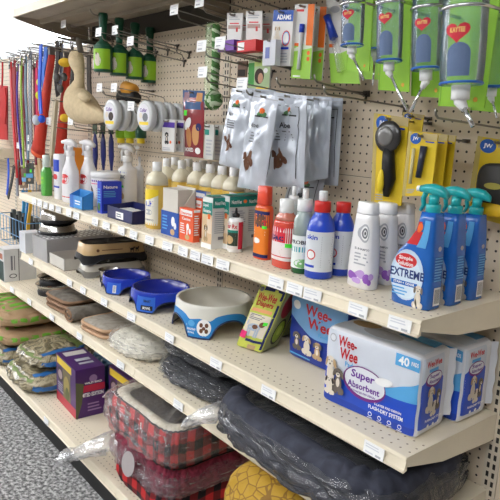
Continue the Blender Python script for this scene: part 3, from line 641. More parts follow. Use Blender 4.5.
# teal supplement boxes in a row going back
def tealbox(px, py, w, d, ty, lab):
    p = P(px, py, z=Z1); h = zat(p, ty) - Z1
    def front(mb, f):
        mb.rect(f, 0, .66, 1, .9, TEAL); mb.rect(f, .08, .9, .92, .99, mat((232, 236, 230), .4)); mb.text(f, 'Liquid', .1, .8, .6, .87, WHITE); mb.text(f, 'Glucosamine', .1, .7, .85, .77, WHITE); mb.rect(f, 0, .1, 1, .66, mat((222, 190, 150), .5)); mb.rect(f, .5, .3, .95, .62, mat((232, 212, 186), .5)); mb.dog(f, .42, .3, .5, .36, DOGT, DOGB); mb.rect(f, .6, .58, .85, .68, ORANGE); mb.rect(f, 0, 0, 1, .1, WHITE)
    def side(mb, f):
        mb.rect(f, 0, .8, 1, 1, TEAL); mb.text(f, 'NutriVet', .1, .86, .62, .93, WHITE); mb.oval(f, .8, .9, .1, .035, ORANGE); mb.lines(f, .1, .3, .85, .74, 11, LGREY); mb.rect(f, .3, .18, .7, .24, GREY)
    carton('supplement_box', lab, 'box', p, w, d, h, mat((228, 228, 224), .45), 0, 'teal and white supplement boxes', front, side, lambda mb, f: mb.rect(f, .03, .03, .97, .97, TEAL))
tealbox(201.5, 246.5, 2.1, 2.9, 196, 'teal and white carton with dog picture, front one of the teal row')
tealbox(219, 247, 1.8, 3.0, 195, 'teal and white carton behind the white squeeze bottle')
tealbox(235, 244, 2.1, 2.8, 194, 'teal and white carton at the right end of the teal row')
p = P(197, 241, z=Z1); p.y += 1.2
# white display trays (open front)
def open_tray(name, lab, p, w, d, hf, hb, m, mi, rz=0., fr=None, t=.1, z=None, tall=False):
    """open carton: low front, high back, sloping sides"""
    p, U, D, _ = corner_box(p, w, d, 1, rz); up = Vector((0, 0, 1)); ux, uy = U.normalized(), D.normalized()
    T = thing(name, lab, 'box', p + (U + D) / 2)
    def wall(a, b, ha, hb_, nrm, mm):
        n = Vector(nrm) * t; mb = MB(); mb.hexa([a, b, b + n, a + n, a + up * ha, b + up * hb_, b + n + up * hb_, a + n + up * ha], mm); return mb
    f = wall(p, p + U, hf, hf, uy, m)
    if fr: fr(f, plane_map(p, U, up * hf, -uy))
    f.build('front_panel', T); wall(p + D, p + D + U, hb, hb, -uy, m).build('back_panel', T)
    wall(p, p + D, hb if tall else hf, hb, ux, m).build('side_panel', T); wall(p + U, p + U + D, hf, hb, -ux, m).build('side_panel', T)
    mb = MB(); a = p; mb.hexa([a, a + U, a + U + D, a + D, a + up * t, a + U + up * t, a + U + D + up * t, a + D + up * t], mi); mb.build('bottom', T)
    return T
p = P(161, 233, z=Z1); hb = zat(p + Vector((0, 2.4, 0)), 185) - Z1
def blfront(mb, f):
    mb.rect(f, 0, 0, 1, 1, mat((26, 78, 170), .4)); mb.lines(f, .08, .2, .4, .85, 5, SKYB); mb.oval(f, .68, .62, .1, .2, WHITE); mb.oval(f, .8, .45, .07, .14, WHITE); mb.oval(f, .66, .18, .12, .13, TAN)
CRM = mat((214, 208, 196), .6)
tray_ = open_tray('display_tray', 'open cream cardboard display tray with blue printed front, right of the yellow bottle', p, 4.5, 2.6, 3.3, hb, CRM, CRM, 0, blfront, tall=False)
MB().box((p.x + .15, p.y + .15, Z1 + .1), (p.x + 3.9, p.y + 2.4, Z1 + hb * .96), CRM).build('inner_box', tray_)
p = P(198, 240, z=Z1) + Vector((0, 3.2, 0)); hb = zat(p + Vector((0, 2.0, 0)), 192) - Z1
open_tray('display_tray', 'open white cardboard display tray behind the orange and teal boxes', p, 4.8, 1.8, 2.0, hb, mat((222, 224, 220), .5), WHITE, 0, None)
def dropbox(px, py, w, d, ty, m, lab, dz=0., back=0.):
    p = P(px, py, z=Z1); p.y += back; h = zat(p, ty) - Z1
    def fr(mb, f): mb.rect(f, .08, .78, .92, .96, WHITE); mb.text(f, 'Dewormer', .12, .81, .88, .9, m); mb.text(f, 'Canine', .2, .64, .8, .73, WHITE); mb.lines(f, .08, .2, .45, .55, 5, WHITE); mb.oval(f, .62, .45, .1, .1, WHITE); mb.oval(f, .78, .32, .08, .09, WHITE); mb.oval(f, .6, .12, .16, .08, TAN); mb.rect(f, .55, .2, .62, .38, WHITE)
    def sd(mb, f): mb.lines(f, .1, .2, .9, .85, 9, WHITE); mb.rect(f, 0, .92, 1, 1, WHITE)
    carton('medicine_box', lab, 'box', p, w, d, h, m, 0, 'small orange and blue medicine boxes', fr, sd)
OR2 = mat((236, 96, 52), .4); BL2 = mat((36, 92, 180), .4)
dropbox(179, 238.5, 3.3, 1.0, 207, OR2, 'orange and white medicine carton, frontmost beside the cream tray')
dropbox(183, 235, 3.2, .8, 197, OR2, 'orange medicine carton standing just behind the front orange one', back=.9)
dropbox(182, 231, 3.2, .8, 190, BL2, 'blue and white medicine carton at the back of the orange ones', back=1.7)
# yellow liquid bottles
YB = mat((222, 184, 84), .25, coat=.5); FRO = mat((224, 216, 190), .35, coat=.2)
b = foot(155, 229, Z1, 1.2); H9 = zat(b, 162) - Z1
def yellow(b, H, lab, front=False, w=1.45, lvl=.66):
    T = thing('shampoo_bottle', lab, 'bottle', b, 'yellow liquid bottles with white caps')
    B = Bottle(b, [(0, w * .92, w * .92), (.12, w, w), (H * .7, w, w), (H * .75, w * .96, w * .96), (H * .8, w * .82, w * .82), (H * .835, w * .6, w * .6), (H * .86, w * .42, w * .42), (H * .88, w * .42, w * .42)], 0, 3)
    B.body(YB, z1=H * lvl).build('liquid_body', T); B.body(FRO, z0=H * lvl).build('shoulder', T); cyl(b, w * .47, H * .865, H, WHITE).build('cap', T)
    if front:
        f = B.face(222, 345, H * .06, H * .6); L = B.label(f, mat((232, 228, 214), .4)); L.grid(lambda a, b: f(a, .62 + .22 * a + b * (.38 - .22 * a), .06), 12, 6, YELLOW); L.rect(f, 0, .0, 1, .05, mat((244, 200, 50), .4), 8); L.text(f, 'i.K', .3, .52, .75, .68, BLUE); L.oval(f, .45, .36, .2, .08, LGREY, 14); L.text(f, 'SHAMPOO', .15, .12, .75, .17, GREY); L.oval(f, .36, .72, .1, .06, WHITE); L.build('label', T)
    return T
yellow(b, H9, 'yellow liquid bottle with white cap and picture label, frontmost of the row', True)
capz = Z1 + H9
front = [167, 182, 197.5, 210.5, 222.5, 234.5]; backr = [175, 188.5, 203, 216]
nm = ['first', 'second', 'third', 'fourth', 'fifth', 'sixth']
for i, x in enumerate(front):
    q = P(x, 165, y=-5.2); yellow(Vector((q.x, q.y, Z1)), H9, 'plain yellow liquid bottle behind the cartons, %s along from the labelled one' % nm[i], w=1.38)
for i, x in enumerate(backr):
    q = P(x, 165, y=-1.7); yellow(Vector((q.x, q.y, Z1)), H9, 'yellow liquid bottle in the rear row by the pegboard, %s from left' % nm[i], w=1.38)
# ================================================================== upper shelf, left part
def jug(x, y, ty, w, lab, name='spray_bottle', red=True, grp='white trigger spray bottles'):
    b = foot(x, y, Z1, 1.2); k = K(b); h = zat(b, ty) - Z1; r = w * k / 2; hb = h * .74
    T = thing(name, lab, 'spray bottle', b, grp); wm = mat((236, 234, 236), .3, coat=.3)
    B = Bottle(b, [(0, r * .9, r * .62), (.15, r, r * .7), (hb * .55, r, r * .7), (hb * .68, r * .92, r * .66), (hb * .8, r * .62, r * .5), (hb * .9, r * .42, r * .4), (hb, r * .4, r * .38)], radians(8), 2.8)
    B.body(wm).build('body', T)
    f = B.face(205, 330, hb * .06, hb * .6); L = B.label(f, mat((228, 226, 228), .4))
    if red: L.oval(f, .5, .82, .3, .2, RED, 18, 0, 2); L.lines(f, .15, .25, .85, .55, 4, LGREY); L.rect(f, .1, .1, .9, .14, RED, 6)
    L.build('label', T); trigger_head(T, (b.x, b.y), Z1 + hb - .1, h * .26 / 2.35 * 1.0, wm, (-1, -.4))
jug(69, 203, 138.5, 19, 'white trigger bottle with a red round label, nearer the shelf front, behind the blue carton')
jug(87, 203, 139, 19, 'white trigger bottle with a red round label, right of its twin')
def pbot(x, y, ty, w, lab, top):
    pass
# jugs with white square labels
for i, (x, y, ty, w, lab) in enumerate(((126, 205, 143, 18, 'white trigger bottle with a blue striped puppy label behind the navy tray'), (141, 203, 144, 17, 'plain ribbed white trigger bottle right of the puppy label one'))):
    b = foot(x, y, Z1, 1.3); k = K(b); h = zat(b, ty) - Z1; r = w * k / 2; hb = h * .7
    T = thing('spray_bottle', lab, 'spray bottle', b, 'white square jugs with triggers'); wm = mat((226, 224, 222), .35, coat=.2)
    pr = [(0, r * .95, r * .8), (.15, r, r * .85)] + ([(hb * .8 * j / 12, r * (1 if j % 2 else .97), r * (.85 if j % 2 else .82)) for j in range(1, 13)] if i else [(hb * .8, r, r * .85)]) + [(hb * .84, r * .95, r * .8), (hb * .9, r * .45, r * .45), (hb, r * .4, r * .4)]
    B = Bottle(b, pr, 0, 4); B.body(wm).build('body', T)
    if i == 0:
        f = B.face(214, 326, hb * .04, hb * .8); L = B.label(f, mat((232, 232, 226), .4)); L.rect(f, 0, .92, 1, .97, BLUE, 6); L.text(f, 'SIMILAC', .15, .76, .85, .87, NAVY); L.rect(f, .4, .48, .72, .55, STICK, 3); L.oval(f, .4, .3, .24, .12, mat((232, 214, 150), .5), 14, 0, 2); L.oval(f, .62, .22, .16, .09, DOGT, 12); L.lines(f, .1, .04, .9, .14, 2, SKYB); L.build('label', T)
    trigger_head(T, (b.x, b.y), Z1 + hb - .1, h * .3 / 2.35, wm, (-1, -.3))
# green soap pump
b = foot(45, 196, Z1, 1.1); h = zat(b, 155) - Z1; r = 5.6 * K(b); T = thing('soap_bottle', 'green soap bottle with clear pump top at the left end of upper shelf', 'bottle', b)
B = Bottle(b, [(0, r * .92, r * .8), (.1, r, r * .85), (h * .6, r, r * .85), (h * .68, r * .7, r * .6), (h * .72, r * .5, r * .5)], 0, 3); B.body(mat((84, 170, 70), .3, coat=.4)).build('body', T)
cyl(b, r * .62, h * .7, h, mat((214, 226, 218), .3, coat=.3)).build('cap', T)
f = B.face(205, 335, h * .06, h * .58); L = B.label(f, mat((96, 180, 80), .4)); L.oval(f, .5, .62, .35, .2, LIME, 14, 0, 2); L.lines(f, .15, .1, .85, .35, 3, WHITE); L.build('label', T)
# tall white and blue bottle
b = foot(59, 199.5, Z1, 1.1); h = zat(b, 154) - Z1; r = 7 * K(b); T = thing('shampoo_bottle', 'tall white container with a broad blue band near its top, left of the trigger bottles', 'bottle', b)
B = Bottle(b, [(0, r * .95, r * .7), (.1, r, r * .75), (h * .98, r, r * .75), (h, r * .9, r * .7)], 0, 4); B.body(mat((232, 232, 236), .35, coat=.3)).build('body', T)
f = B.face(212, 328, 0, h); L = MB(); L.lay = 3; L.rect(f, 0, .62, 1, .88, BLUE, 8); L.rect(f, 0, .26, 1, .3, BLUE, 8); L.oval(f, .5, .5, .22, .06, RED, 14); L.lines(f, .1, .35, .9, .45, 2, LGREY); L.build('label', T)
# orange carton behind
carton('medicine_box', 'orange carton standing behind the white trigger bottles at left', 'box', (P(62, 150, y=-3.6).x, -3.6, Z1), 6.5, 2.5, 9.0, mat((238, 150, 50), .4), front=lambda mb, f: (mb.rect(f, .1, .3, .9, .7, WHITE)))
# blue open carton (wedge)
p = P(69.5, 203.5, z=Z1); p.y = -14.2; p.x = P(70, 204, y=-14.2).x
open_tray('display_tray', 'small sky blue open carton in front of the white trigger bottles', p, 5.2, 1.9, 2.2, 3.1, mat((70, 150, 220), .4), WHITE, 0, lambda mb, f: (mb.rect(f, 0, 0, .3, 1, mat((40, 110, 200), .4)), mb.lines(f, .4, .3, .9, .7, 2, WHITE)))
# puppy tubs
for i, (x, y, ty, w, lab) in enumerate(((103, 207, 172, 29, 'white round tub with a black and white puppy picture'), (110, 200, 170, 24, 'white round tub with purple rim text half hidden behind the puppy tub'))):
    b = foot(x, y, Z1, 2.0); b.y += (0, 2.0)[i]; r = w * K(b) / 2; h = zat(b, ty) - Z1; T = thing('supplement_tub', lab, 'tub', b, 'white round supplement tubs')
    if i: b.x += 1.5; b.y = -3.2
    B = Bottle(b, [(0, r * .92, r * .92), (.15, r * .95, r * .95), (h * .84, r * .95, r * .95)]); B.body(mat((230, 228, 230), .35), 32).build('body', T)
    cyl(b, r, h * .84, h, mat((240, 240, 240), .35, coat=.2), 32, .12).build('lid', T)
    f = B.face(200, 340, .1, h * .82); L = B.label(f, mat((232, 230, 232), .4)); L.rect(f, 0, .88, 1, .95, PURPLE, 12); L.rect(f, 0, .8, 1, .83, PINK, 12)
    if not i: L.oval(f, .36, .4, .2, .34, BLACK, 16, 0, 2); L.oval(f, .36, .3, .1, .26, WHITE, 12, 0, 2); L.oval(f, .32, .58, .05, .06, BROWN); L.oval(f, .46, .56, .05, .06, BROWN)
    L.lines(f, .68, .2, .95, .7, 6, LGREY); L.build('label', T)
# small royal blue box
p = P(97.5, 212.5, z=Z1); h = zat(p, 181) - Z1
carton('medicine_box', 'royal blue upright carton beside the puppy tub', 'box', p, 1.5, 3.6, h, mat((36, 62, 196), .4), 0, None, lambda mb, f: (mb.lines(f, .1, .3, .9, .8, 6, SKYB), mb.oval(f, .4, .2, .3, .14, mat((80, 120, 60), .5))), lambda mb, f: (mb.text(f, 'Nature', .1, .78, .8, .88, WHITE), mb.lines(f, .1, .5, .8, .72, 4, SKYB), mb.rect(f, .1, .08, .9, .3, mat((30, 44, 130), .4))))
# navy tray
NV = mat((30, 36, 92), .4, coat=.2)
p = Vector((-60.0, -13.6, Z1)); 
def nvf(mb, f): mb.rect(f, .35, .15, .65, .7, WHITE); mb.lines(f, .38, .25, .62, .6, 2, NAVY)
open_tray('display_tray', 'low navy blue open display tray near the shelf front', p, 8.2, 4.6, 1.9, 2.3, NV, NV, 0, nvf)
for k in range(4):
    q = Vector((-58.7 + 1.9 * k, -11.2, Z1 + .12)); tag(MB().box((q.x - .7, q.y - 1.2, q.z), (q.x + .7, q.y + 1.4, q.z + 1.3), WHITE).box((q.x - .5, q.y - 1.3, q.z + .3), (q.x + .5, q.y - 1.2, q.z + 1.1), NAVY).build('sample_box', org=q), 'small white sample box standing inside the navy tray, %s from left' % nm[k], 'box', 'sample boxes in the navy tray')
# ================================================================== middle shelf
WEE = mat((200, 36, 44), .45); PB = mat((30, 78, 196), .35, coat=.3); PW = mat((206, 214, 226), .4, coat=.2); PD = mat((24, 52, 150), .35, coat=.3); BAG = mat((224, 226, 232), .4, coat=.2)
def soft_box(p, U, D, H, m, n=14, puff=.22, seed=0., ee=16., wn=.1, nf=1.):
    """soft wrapped pack: box with rounded puffy faces; returns mesh + face maps"""
    W, Dp, Hh = U.length, D.length, H.length; u, d, h = U.normalized(), D.normalized(), H.normalized(); c = p + (U + D + H) / 2
    def pf(x, y, z):      # -1..1
        v = Vector((x, y, z)); e = ee
        q = (abs(x) ** e + abs(y) ** e + abs(z) ** e) ** (1 / e); s = max(abs(x), abs(y), abs(z)) / q if q else 1
        v = v * s
        bul = puff * (1 - v.x ** 2) * (1 - v.y ** 2) if abs(z) > .999 else 0
        px = puff * (1 - v.y ** 2) * (1 - v.z ** 2) if abs(x) > .999 else 0; py = puff * (1 - v.x ** 2) * (1 - v.z ** 2) if abs(y) > .999 else 0
        w = wn * noise.noise(Vector((x * 3 * nf + seed, y * 3 * nf, z * 3 * nf))) * (0 if z < -.95 else 1)
        bz = bul if z > 0 else 0
        return c + u * ((W / 2) * v.x + math.copysign(px, x) * .6) + d * (Dp / 2 * v.y + math.copysign(py, y) + w) + h * (Hh / 2 * v.z + bz + w * .5)
    mb = MB(); N = n * 2
    S_ = [lambda a, b: (a, -1, b), lambda a, b: (1, a, b), lambda a, b: (-a, 1, b), lambda a, b: (-1, -a, b), lambda a, b: (a, b, 1), lambda a, b: (a, -b, -1)]
    for s in S_: mb.grid(lambda a, b: pf(*s(2 * a - 1, 2 * b - 1)), N, N, m)
    fm = lambda a, b, k=0.: pf(2 * a - 1, -1, 2 * b - 1) - d * (k * 2.6)
    sm = lambda a, b, k=0.: pf(1, 2 * a - 1, 2 * b - 1) + u * (k * 2.6)
    tm = lambda a, b, k=0.: pf(2 * a - 1, 2 * b - 1, 1) + h * (k * 2.6)
    return mb, fm, sm, tm
def blob(mp, mb, u0, v0, u1, v1, m, f=None): mb.rect(mp, u0, v0, u1, v1, m, 10, 6)
def pads(p, w, d, h, lab, rz=0., small=False, front_art=True, seed=1., Hv=None):
    p = Vector(p); U = Vector((cos(rz), sin(rz), 0)) * w; D = Vector((-sin(rz), cos(rz), 0)) * d; H = Hv or Vector((0, 0, h))
    T = thing('puppy_pad_pack', lab, 'pad pack', p + (U + D) / 2, 'blue and white puppy pad packs')
    mb, f, s, t = soft_box(p, U, D, H, BAG, 14, .2, seed, 18.); mb.build('wrapper', T)
    if front_art:
        L = MB(); L.lay = 2
        L.rect(f, .0, .03, 1, .985, mat((214, 220, 230), .35, coat=.2), 28, 28)
        # royal blue lower part with a sloping top edge
        o = L._l(); L.grid(lambda a, b: f(a, .02 + b * (.46 + .0 * a - .06 * sin(a * 3)), o), 28, 16, PB)
        o = L._l(); L.grid(lambda a, b: f(.45 + .55 * a, .42 + b * (.16 + .1 * a) * a, o), 20, 8, SKYB)
        o = L._l(); L.grid(lambda a, b: f(a, .02 + b * .1, o), 28, 4, mat((24, 66, 176), .35, coat=.3))
        L.text(f, 'Wee-', .15, .8, .36, .94, WEE); L.text(f, 'Wee', .18, .65, .38, .79, WEE); L.text(f, 'Pads', .25, .57, .36, .64, SKYB)
        L.oval(f, .09, .88, .04, .055, LGREY, 16, 0, 2); L.oval(f, .09, .88, .03, .04, BAG, 16)
        L.oval(f, .47, .44, .23, .205, mat((120, 40, 130), .4), 28, -.12, 3); L.oval(f, .475, .455, .215, .175, mat((228, 230, 236), .4), 28, -.12, 3)
        L.text(f, 'Super', .33, .46, .58, .58, PURPLE); L.text(f, 'Absorbent', .3, .36, .64, .445, PURPLE); L.text(f, 'ADVANCED PAD DESIGN', .34, .31, .6, .335, PURPLE)
        L.oval(f, .67, .56, .09, .05, WHITE, 20, .3, 2)
        L.rect(f, .76, .82, 1.0, .97, SKYB, 4, 3); L.text(f, '40', .79, .84, .89, .95, WHITE); L.text(f, 'PADS', .91, .87, .98, .92, WHITE)
        L.dog(f, .095, .44, .2, .44, DOGW, DOGT); L.dog(f, .2, .36, .17, .36, DOGG, DOGG); L.dog(f, .11, .27, .15, .26, DOGW, DOGB)
        L.text(f, '5-LAYER PAD DESIGN', .62, .27, .88, .3, WHITE); L.text(f, 'FLASH-DRY SYSTEM', .56, .2, .9, .25, WHITE)
        for k in range(4): L.oval(f, .58 + .1 * k, .13, .02, .03, WHITE, 12); L.oval(f, .58 + .1 * k, .13, .014, .02, PB, 12); L.rect(f, .555 + .1 * k, .08, .605 + .1 * k, .09, WHITE)
        L.build('front_print', T)
    L = MB(); L.lay = 2; L.rect(s, .02, .1, .72, .97, PW, 18, 22)
    o = L._l(); L.grid(lambda a, b: s(.03 + .69 * a, .11 + b * (.55 + .1 * sin(a * 3)), o), 18, 20, PB)
    L.text(s, 'Wee-Wee', .12, .85, .62, .93, WEE); L.rect(s, .2, .79, .5, .83, SKYB, 2)
    L.oval(s, .38, .7, .27, .095, mat((120, 40, 130), .4), 22, 0, 2); L.oval(s, .385, .707, .24, .075, BAG, 22, 0, 2); L.text(s, 'Super', .22, .705, .55, .76, PURPLE); L.text(s, 'Absorbent', .2, .655, .58, .7, PURPLE)
    L.dog(s, .3, .46, .3, .34, DOGW, DOGT); L.dog(s, .52, .44, .22, .28, DOGG, DOGG); L.dog(s, .36, .36, .2, .2, DOGW, DOGB)
    L.text(s, 'FLASH-DRY SYSTEM', .1, .225, .66, .255, WHITE)
    for k in range(3): L.oval(s, .2 + .17 * k, .17, .035, .02, WHITE, 12)
    L.build('side_print', T)
    L = MB(); L.lay = 2; L.rect(t, .02, .1, .98, .5, PW, 10, 4); L.oval(t, .5, .35, .2, .2, LGREY, 16, 0, 2); L.oval(t, .25, .6, .15, .2, DOGT, 14, 0, 2); L.rect(t, .6, .55, .95, .9, SKYB, 6, 4); L.build('top_print', T)
    # crimped film fins on the right end
    mb = MB(); a = p + U + H * .1; mb.grid(lambda q, v: s(1.0, .1 + .88 * v) + U.normalized() * (.5 * q) + D.normalized() * (.6 * q + .15 * sin(v * 20)), 3, 14, BAG); mb.build('end_seal', T)
    return T
p = P(322, 399, z=Z2); q = P(415, 441, z=Z2)
h = zat(p + Vector((.3, 0, 0)), 322) - Z2
ang = atan2(q.y - p.y, q.x - p.x)
w = (Vector(q) - Vector(p)).length
pads(p, w, 5.0, h - .4, 'large blue and white puppy pad pack with 40 on its corner, nearest', ang)
pads(Vector((-13.5, -6.0, Z2)), 12.6, 4.9, h - .6, 'puppy pad pack standing behind the nearest large one, its side print showing', 0, seed=5.)
# blue pack further left
p = Vector((-23.6, -7.4, Z2)); hb = zat(p + Vector((.5, 0, 0)), 292) - Z2
T = thing('puppy_pad_pack', 'deep blue puppy pad pack with small dogs, half hidden behind the large pack', 'pad pack', p + Vector((5, 2.5, 0)), 'blue and white puppy pad packs')
mb, f, s, t = soft_box(p, Vector((9.3, 0, 0)), Vector((0, 6.2, 0)), Vector((0, 0, hb)), PD, 14, .2, 3.); mb.build('wrapper', T)
L = MB(); L.lay = 2; L.rect(f, 0, .02, 1, .98, PD, 28, 20); o = L._l(); L.grid(lambda a, b: f(a, .98 - b * (.2 + .26 * sin(a * 2.6) + .1), o), 24, 12, mat((120, 170, 220), .4)); L.text(f, 'Wee-', .3, .74, .75, .9, WEE); L.text(f, 'Wee', .36, .56, .78, .72, WEE); L.text(f, 'Pads', .56, .48, .75, .54, SKYB); L.oval(f, .14, .84, .07, .07, WHITE, 14)
L.dog(f, .18, .3, .2, .3, DOGG, DOGG); L.dog(f, .38, .3, .22, .32, DOGW, DOGT); L.dog(f, .58, .28, .2, .28, DOGT, DOGG); L.lines(f, .08, .08, .6, .13, 1, SKYB); L.build('front_print', T)
# two yellow green training boxes leaning
GY = mat((206, 214, 90), .4, coat=.3); GB = mat((120, 140, 40), .4)
def weebox(fl, fr, top, dp, lab, tl=None):
    a, b = P(*fl, z=Z2), P(*fr, z=Z2); U = b - a; a2 = a + Vector((0, 0, 0)); D = Vector((-U.y, U.x, 0)).normalized() * dp
    hh = (zat(a, top) - Z2) * 1.14; H = Vector((2.6, 1.6, hh)); T = thing('training_pad_box', lab, 'box', (a + b + D) / 2, 'yellow green training pad boxes')
    mb, f, s, t = soft_box(a, U, D, H, mat((150, 152, 96), .4, coat=.3), 12, .15, 2.); mb.build('carton', T)
    L = MB(); L.lay = 2; L.rect(f, .0, .0, 1, 1, GY, 20, 20); L.rect(f, .0, .92, 1, .99, NAVY, 4, 2); L.rect(f, .88, .04, .97, .95, NAVY, 2, 8); L.oval(f, .14, .93, .08, .04, GREY, 14)
    L.text(f, 'Wee-Wee', .1, .76, .8, .88, WEE); L.text(f, 'Diapers', .16, .66, .78, .76, WEE); L.rect(f, .08, .59, .82, .64, mat((238, 170, 120), .4), 4)
    L.rect(f, .06, .22, .86, .56, mat((226, 216, 196), .4), 4, 4); L.lines(f, .12, .47, .7, .56, 4, GREY); L.dog(f, .42, .34, .7, .28, mat((176, 190, 208), .6), BROWN, False); L.rect(f, .7, .42, .84, .47, STICK); L.rect(f, .02, .17, .26, .28, PINK, 2); L.rect(f, .3, .14, .9, .18, NAVY, 4); L.rect(f, .45, .02, .75, .1, DOGT, 2)
    L.build('front_print', T)
    L = MB(); L.lay = 2; L.rect(s, .02, .0, .98, 1, mat((150, 158, 110), .4, coat=.3), 16, 20); L.oval(s, .42, .72, .32, .2, mat((150, 30, 44), .4), 18, 0, 2); L.oval(s, .5, .3, .34, .2, BLACK, 18, 0, 2); L.oval(s, .5, .3, .28, .17, mat((150, 180, 50), .4), 18, 0, 2); L.oval(s, .5, .32, .14, .08, mat((190, 210, 90), .4), 14); L.build('side_print', T)
weebox((235, 346), (261, 354), 288, 3.6, 'yellow green training pad box with a beagle picture and red lettering')
a = P(282, 345, z=Z2)
weebox((267, 333), (281, 338), 290, 3.2, 'second yellow green training box, wedged between its twin and the blue pack')
# ---------------- pet bowls
def big_bowl(bc, rtop, rbase, h, m_out, m_in, m_arch, lab, rz, legs=4, panel=None, label2=None, grp=None, inner=.55, name='pet_bowl'):
    """flared floor bowl on an arched skirt"""
    bc = Vector(bc) + Vector((0, 0, .12)); T = thing(name, lab, 'pet bowl', bc, grp); N = 96
    def skirt(a, v):      # v 0 bottom..1 top
        q = a / (2 * pi / legs); s_ = abs(q - round(q)) * 2
        t = min(1, max(0, (s_ - .40) / .6)); lo = h * .56 * sqrt(max(0, 1 - (1 - t) ** 2)) if t > 0 else 0
        z = lo + (h - lo) * v; rr = rbase - (rbase - rtop) * (z / h) ** .8
        return rr, z
    def sp(a, v, k=0.):
        rr, z = skirt(a, v); return bc + Vector((cos(a + rz) * (rr + k), sin(a + rz) * (rr + k), z))
    mb = MB(); J = 8
    mb.rings([[sp(2 * pi * i / N, j / J) for i in range(N)] for j in range(J + 1)] + [[bc + Vector((cos(2 * pi * i / N + rz), sin(2 * pi * i / N + rz), 0)) * (rtop * (.985 if q == 0 else .93)) + Vector((0, 0, h + (.1 if q == 0 else .05))) for i in range(N)] for q in (0, 1)], m_out, True, False)
    mb.build('skirt', T)
    mb = MB(); mb.lathe([(rtop * .94, h + .04), (rtop * .86, h * .7), (rtop * .74, h * inner), (rtop * .4, h * inner * .85), (.01, h * inner * .82)], bc, m_in, 40, cap=False); mb.lathe([(.01, h * inner * .7), (rtop * .6, h * inner * .72), (rtop * .82, h * .62), (rtop * .93, h * .95)], bc, m_in, 40, cap=False); mb.build('basin', T)
    mb = MB(); mb.tube([sp(2 * pi * i / N, 0, .02) for i in range(N)], rtop * .022, m_arch, 6, 1, True); mb.build('base_trim', T)
    if panel: panel(T, sp, legs)
    return T
def wpanel(T, sp, legs):
    f = lambda u, v, k=0.: sp((u - .5) * .74, v, k)
    L = MB(); L.lay = 2; BLP = mat((40, 134, 205), .35, coat=.3)
    o = L._l(); L.grid(lambda a, b: sp(2 * pi * a, b * (.62 - .12 * abs(sin(2 * pi * a * legs / 2))), o), 96, 5, BLP)
    L.oval(f, .66, .34, .24, .27, WHITE, 20, 0, 3)
    for x, y in ((.57, .42), (.75, .42), (.58, .24), (.75, .24)): L.oval(f, x, y, .06, .075, BROWN, 10)
    L.oval(f, .66, .32, .06, .06, BROWN, 10); L.oval(f, .22, .44, .13, .1, SKYB, 12); L.text(f, 'HEALTHY', .04, .22, .4, .29, WHITE); L.text(f, 'BOWL', .12, .12, .36, .18, WHITE); L.build('label', T)
WB = mat((228, 226, 216), .3, coat=.4); PANA = -98 
b0 = P(206, 341, z=Z2); bc = Vector((-37.2, -8.9, Z2)); 
big_bowl(bc, 5.2, 5.7, 4.1, WB, mat((205, 200, 186), .35), mat((36, 44, 90), .4), 'big white floor bowl with a blue arched skirt on the middle shelf', radians(-56), 4, wpanel)
BB = mat((24, 56, 180), .22, coat=.6); BBI = mat((20, 40, 150), .25, coat=.5)
def bpanel(T, sp, legs):
    f = lambda u, v, k=0.: sp((u - .5) * .74, v, k); L = MB(); L.lay = 2
    L.rect(f, .1, .0, .95, .75, mat((40, 96, 205), .3, coat=.4), 8, 6); L.rect(f, .5, .1, .7, .6, WHITE, 3, 3)
    for i in range(6): L.rect(f, .53 + i * .025, .14, .54 + i * .025, .56, INK); L.lay -= 1
    L.lay += 1; L.build('label', T)
def bpanel2(T, sp, legs):
    f = lambda u, v, k=0.: sp((u - .5) * .74, v, k); L = MB(); L.lay = 2
    L.rect(f, .05, .0, .95, .8, mat((44, 104, 205), .3, coat=.4), 8, 6); L.text(f, 'SMART', .4, .52, .75, .66, BLACK); L.lines(f, .35, .38, .8, .5, 2, NAVY); L.rect(f, .3, .12, .85, .36, BLACK, 5, 3); L.text(f, 'BOWL', .4, .16, .76, .3, WHITE); L.build('label', T)
big_bowl((-49.6, -9.9, Z2), 4.4, 4.9, 2.8, BB, BBI, mat((16, 24, 60), .4), 'larger glossy royal blue floor bowl, next to the big white bowl', radians(-60), 4, bpanel2, grp='glossy blue floor bowls')
big_bowl((-60.3, -10.0, Z2), 3.9, 4.3, 2.4, BB, BBI, mat((16, 24, 60), .4), 'smaller glossy royal blue floor bowl with a barcode, by the steel bowl', radians(-60), 4, bpanel, grp='glossy blue floor bowls')
# steel bowl with black base beside the diner
def steel_bowl(c, r, h, lab, base=BLACK, lip=True, flip=False, name='steel_bowl', cat='pet bowl', grp=None):
    T = thing(name, lab, cat, c, grp); c = Vector(c)
    if flip:
        MB().lathe([(r, h * .12), (r * .98, h * .3), (r * .9, h * .6), (r * .84, h * .96), (r * .78, h), (.01, h * .94)], c, STEEL, 40).build('bowl', T)
        MB().lathe([(r * 1.0, 0), (r * 1.06, h * .06), (r * 1.06, h * .22), (r, h * .26), (r * .9, h * .2), (r * .9, .02)], c, base, 40, cap=False).build('rubber_ring', T)
    else:
        MB().lathe([(r * .62, h * .1), (r * .8, h * .3), (r * .92, h * .7), (r * .98, h * .96), (r * 1.03, h), (r * .98, h * .98), (r * .88, h * .5), (r * .7, h * .25), (.01, h * .22)], c, STEEL, 40, cap=False).build('bowl', T)
        MB().lathe([(r * .9, 0), (r * .92, h * .3), (r * .86, h * .7), (r * .82, h * .7), (r * .84, .02)], c, base, 40, cap=False).build('base_ring', T)
steel_bowl((-66.0, -10.2, Z2), 1.9, 2.2, 'steel bowl in a black ring between the diner and the blue bowls')
